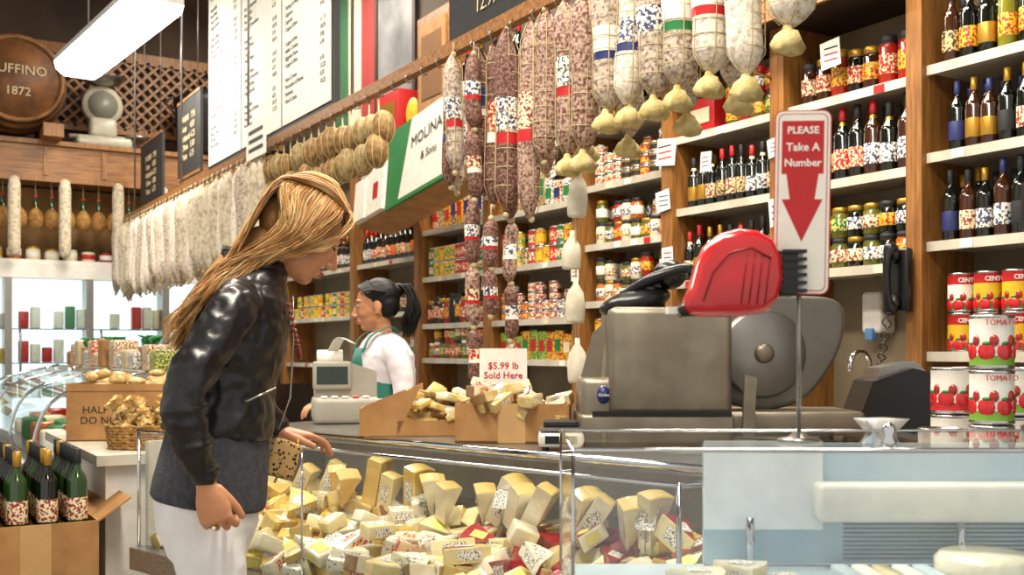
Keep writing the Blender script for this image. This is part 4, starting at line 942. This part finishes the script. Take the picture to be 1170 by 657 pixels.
# ---- clerk
KB=frame(-.59,4.85,0,203)
e=empty('shop_clerk',KB.translation)
b=MB(KB)
torso(b,[(-.0,.72,.10,.13),(-.0,.80,.13,.17),(-.01,.92,.115,.15),(-.01,1.02,.122,.155),(.0,1.12,.138,.178),(.0,1.2,.125,.188),(.0,1.26,.09,.16),(.01,1.30,.055,.07)],wtop,None)
b.limb([(.0,.14,1.235),(.0,.185,1.20),(-.02,.225,1.08),(-.01,.235,.985),(.09,.21,.965),(.19,.17,.975)],[.055,.058,.051,.046,.04,.03],wtop,16)
b.limb([(.0,-.14,1.235),(.0,-.185,1.20),(.02,-.21,1.08),(.04,-.21,.995),(.12,-.18,.975),(.22,-.13,.98)],[.055,.058,.051,.046,.04,.03],wtop,16)
fuse(b,'white_top',e,.007,6,.012,.06)
b=MB(KB)
torso(b,[(-.0,.70,.108,.14),(-.0,.80,.133,.173),(-.005,.88,.12,.155)],ink,None)
for s in (1,-1): b.limb([(0,s*.085,.78),(0,s*.09,.46),(-.01,s*.09,.08)],[.088,.058,.042],ink,14)
fuse(b,'black_trousers',e,.009,5)
b=MB(KB)
for s in (1,-1): b.limb([(-.06,s*.09,.04),(.03,s*.09,.045),(.12,s*.09,.03)],[.036,.038,.028],black,12)
b.obj('shoes',e)
b=MB(KB); rs=[]
for (x,z,a,w) in ((.0,.60,.155,.18),(.0,.8,.150,.182),(-.01,.92,.142,.170),(-.005,1.05,.150,.165),(.0,1.15,.157,.135),(.0,1.23,.132,.10)):
    rs.append([(x+a*math.cos(A),w*1.05*math.sin(A),z) for A in [math.radians(-85+170*jj/16) for jj in range(17)]])
b.rings(rs,teal,True,None,cap=False,close=False)
for s in (1,-1): b.tube(cr([(.125,s*.085,1.21),(.09,s*.09,1.28),(.0,s*.08,1.325),(-.06,s*.03,1.3)],5),[(.015,.003)]*16,teal,8)
o=b.obj('green_apron',e); md=o.modifiers.new('so','SOLIDIFY'); md.thickness=.004
b=MB(KB); b.limb([(.0,0,1.24),(.01,0,1.30),(.025,0,1.36)],[.052,.047,.05],skin2,14); b.obj('neck',e)
kT=KB@TR(.04,0,1.425)@RZ(-16)@RY(8)
head(kT,e,skin2,.98,closed=False)
hand(KB@dirM((.20,.167,.972),(1,-.2,-.15),(0,0,1)),e,skin2,side=-1,curl=(18,25,20),name='left_hand')
hand(KB@dirM((.23,-.125,.977),(1,.2,-.15),(0,0,1)),e,skin2,side=1,curl=(18,25,20),name='right_hand')
b=MB(kT); b.ell((-.025,0,.04),(.096,.08,.086),hairk); b.ell((-.05,0,.0),(.062,.076,.07),hairk); b.ell((-.115,0,.06),(.03,.03,.03),hairk); fuse(b,'hair_cap',e,.005,4)
b=MB(kT)
for i in range(200):
    y=U(-.03,.03); b_=U(-.02,.02); strand(b,[(-.11,y*.5,.07+b_*.5),(-.145+b_,y,.075),(-.17+b_,y*1.4,.02),(-.165+b_*1.7,y*1.7,-.05),(-.14+b_*1.6,y*1.6,-.10+U(-.03,.02)),(-.13+b_,y,-.14+U(-.03,.02))],U(.004,.007),.001,hairk,wav=.008,ph=i)
for i in range(160):
    s=ch([1,-1]); z=U(0,1); strand(b,[(.07-.05*z,s*.01,.10+.02*z),(.055-.05*z,s*(.055+.02*z),.075),(-.0-.03*z,s*.084,.04+.02*z),(-.07,s*.06,.05),(-.115,s*.01,.06)],.005,.003,hairk)
b.obj('ponytail',e)
b=MB(kT)
for s in (1,-1): b.tube([(-.002+.018*math.cos(a*math.pi/8),s*.08,-.055+.02*math.sin(a*math.pi/8)) for a in range(17)],.0018,gold,5)
b.obj('hoop_earrings',e)
# ---------------------------------------------------------------- world + camera
w=bpy.data.worlds.new('daylight'); bpy.context.scene.world=w; w.use_nodes=True
bg=w.node_tree.nodes['Background']; bg.inputs[0].default_value=(1.0,.955,.885,1); bg.inputs[1].default_value=.85
cam=bpy.data.cameras.new('camera'); co=bpy.data.objects.new('camera',cam); bpy.context.scene.collection.objects.link(co)
co.location=(0,0,CH); co.rotation_euler=(math.pi/2,0,-TH); cam.sensor_width=36; cam.lens=1200*36/1170; cam.shift_y=71.5/1170
cam.clip_start=.05; cam.clip_end=100; cam.dof.use_dof=True; cam.dof.focus_distance=3.1; cam.dof.aperture_fstop=5.0
bpy.context.scene.camera=co
bpy.context.scene.view_settings.view_transform='Standard'
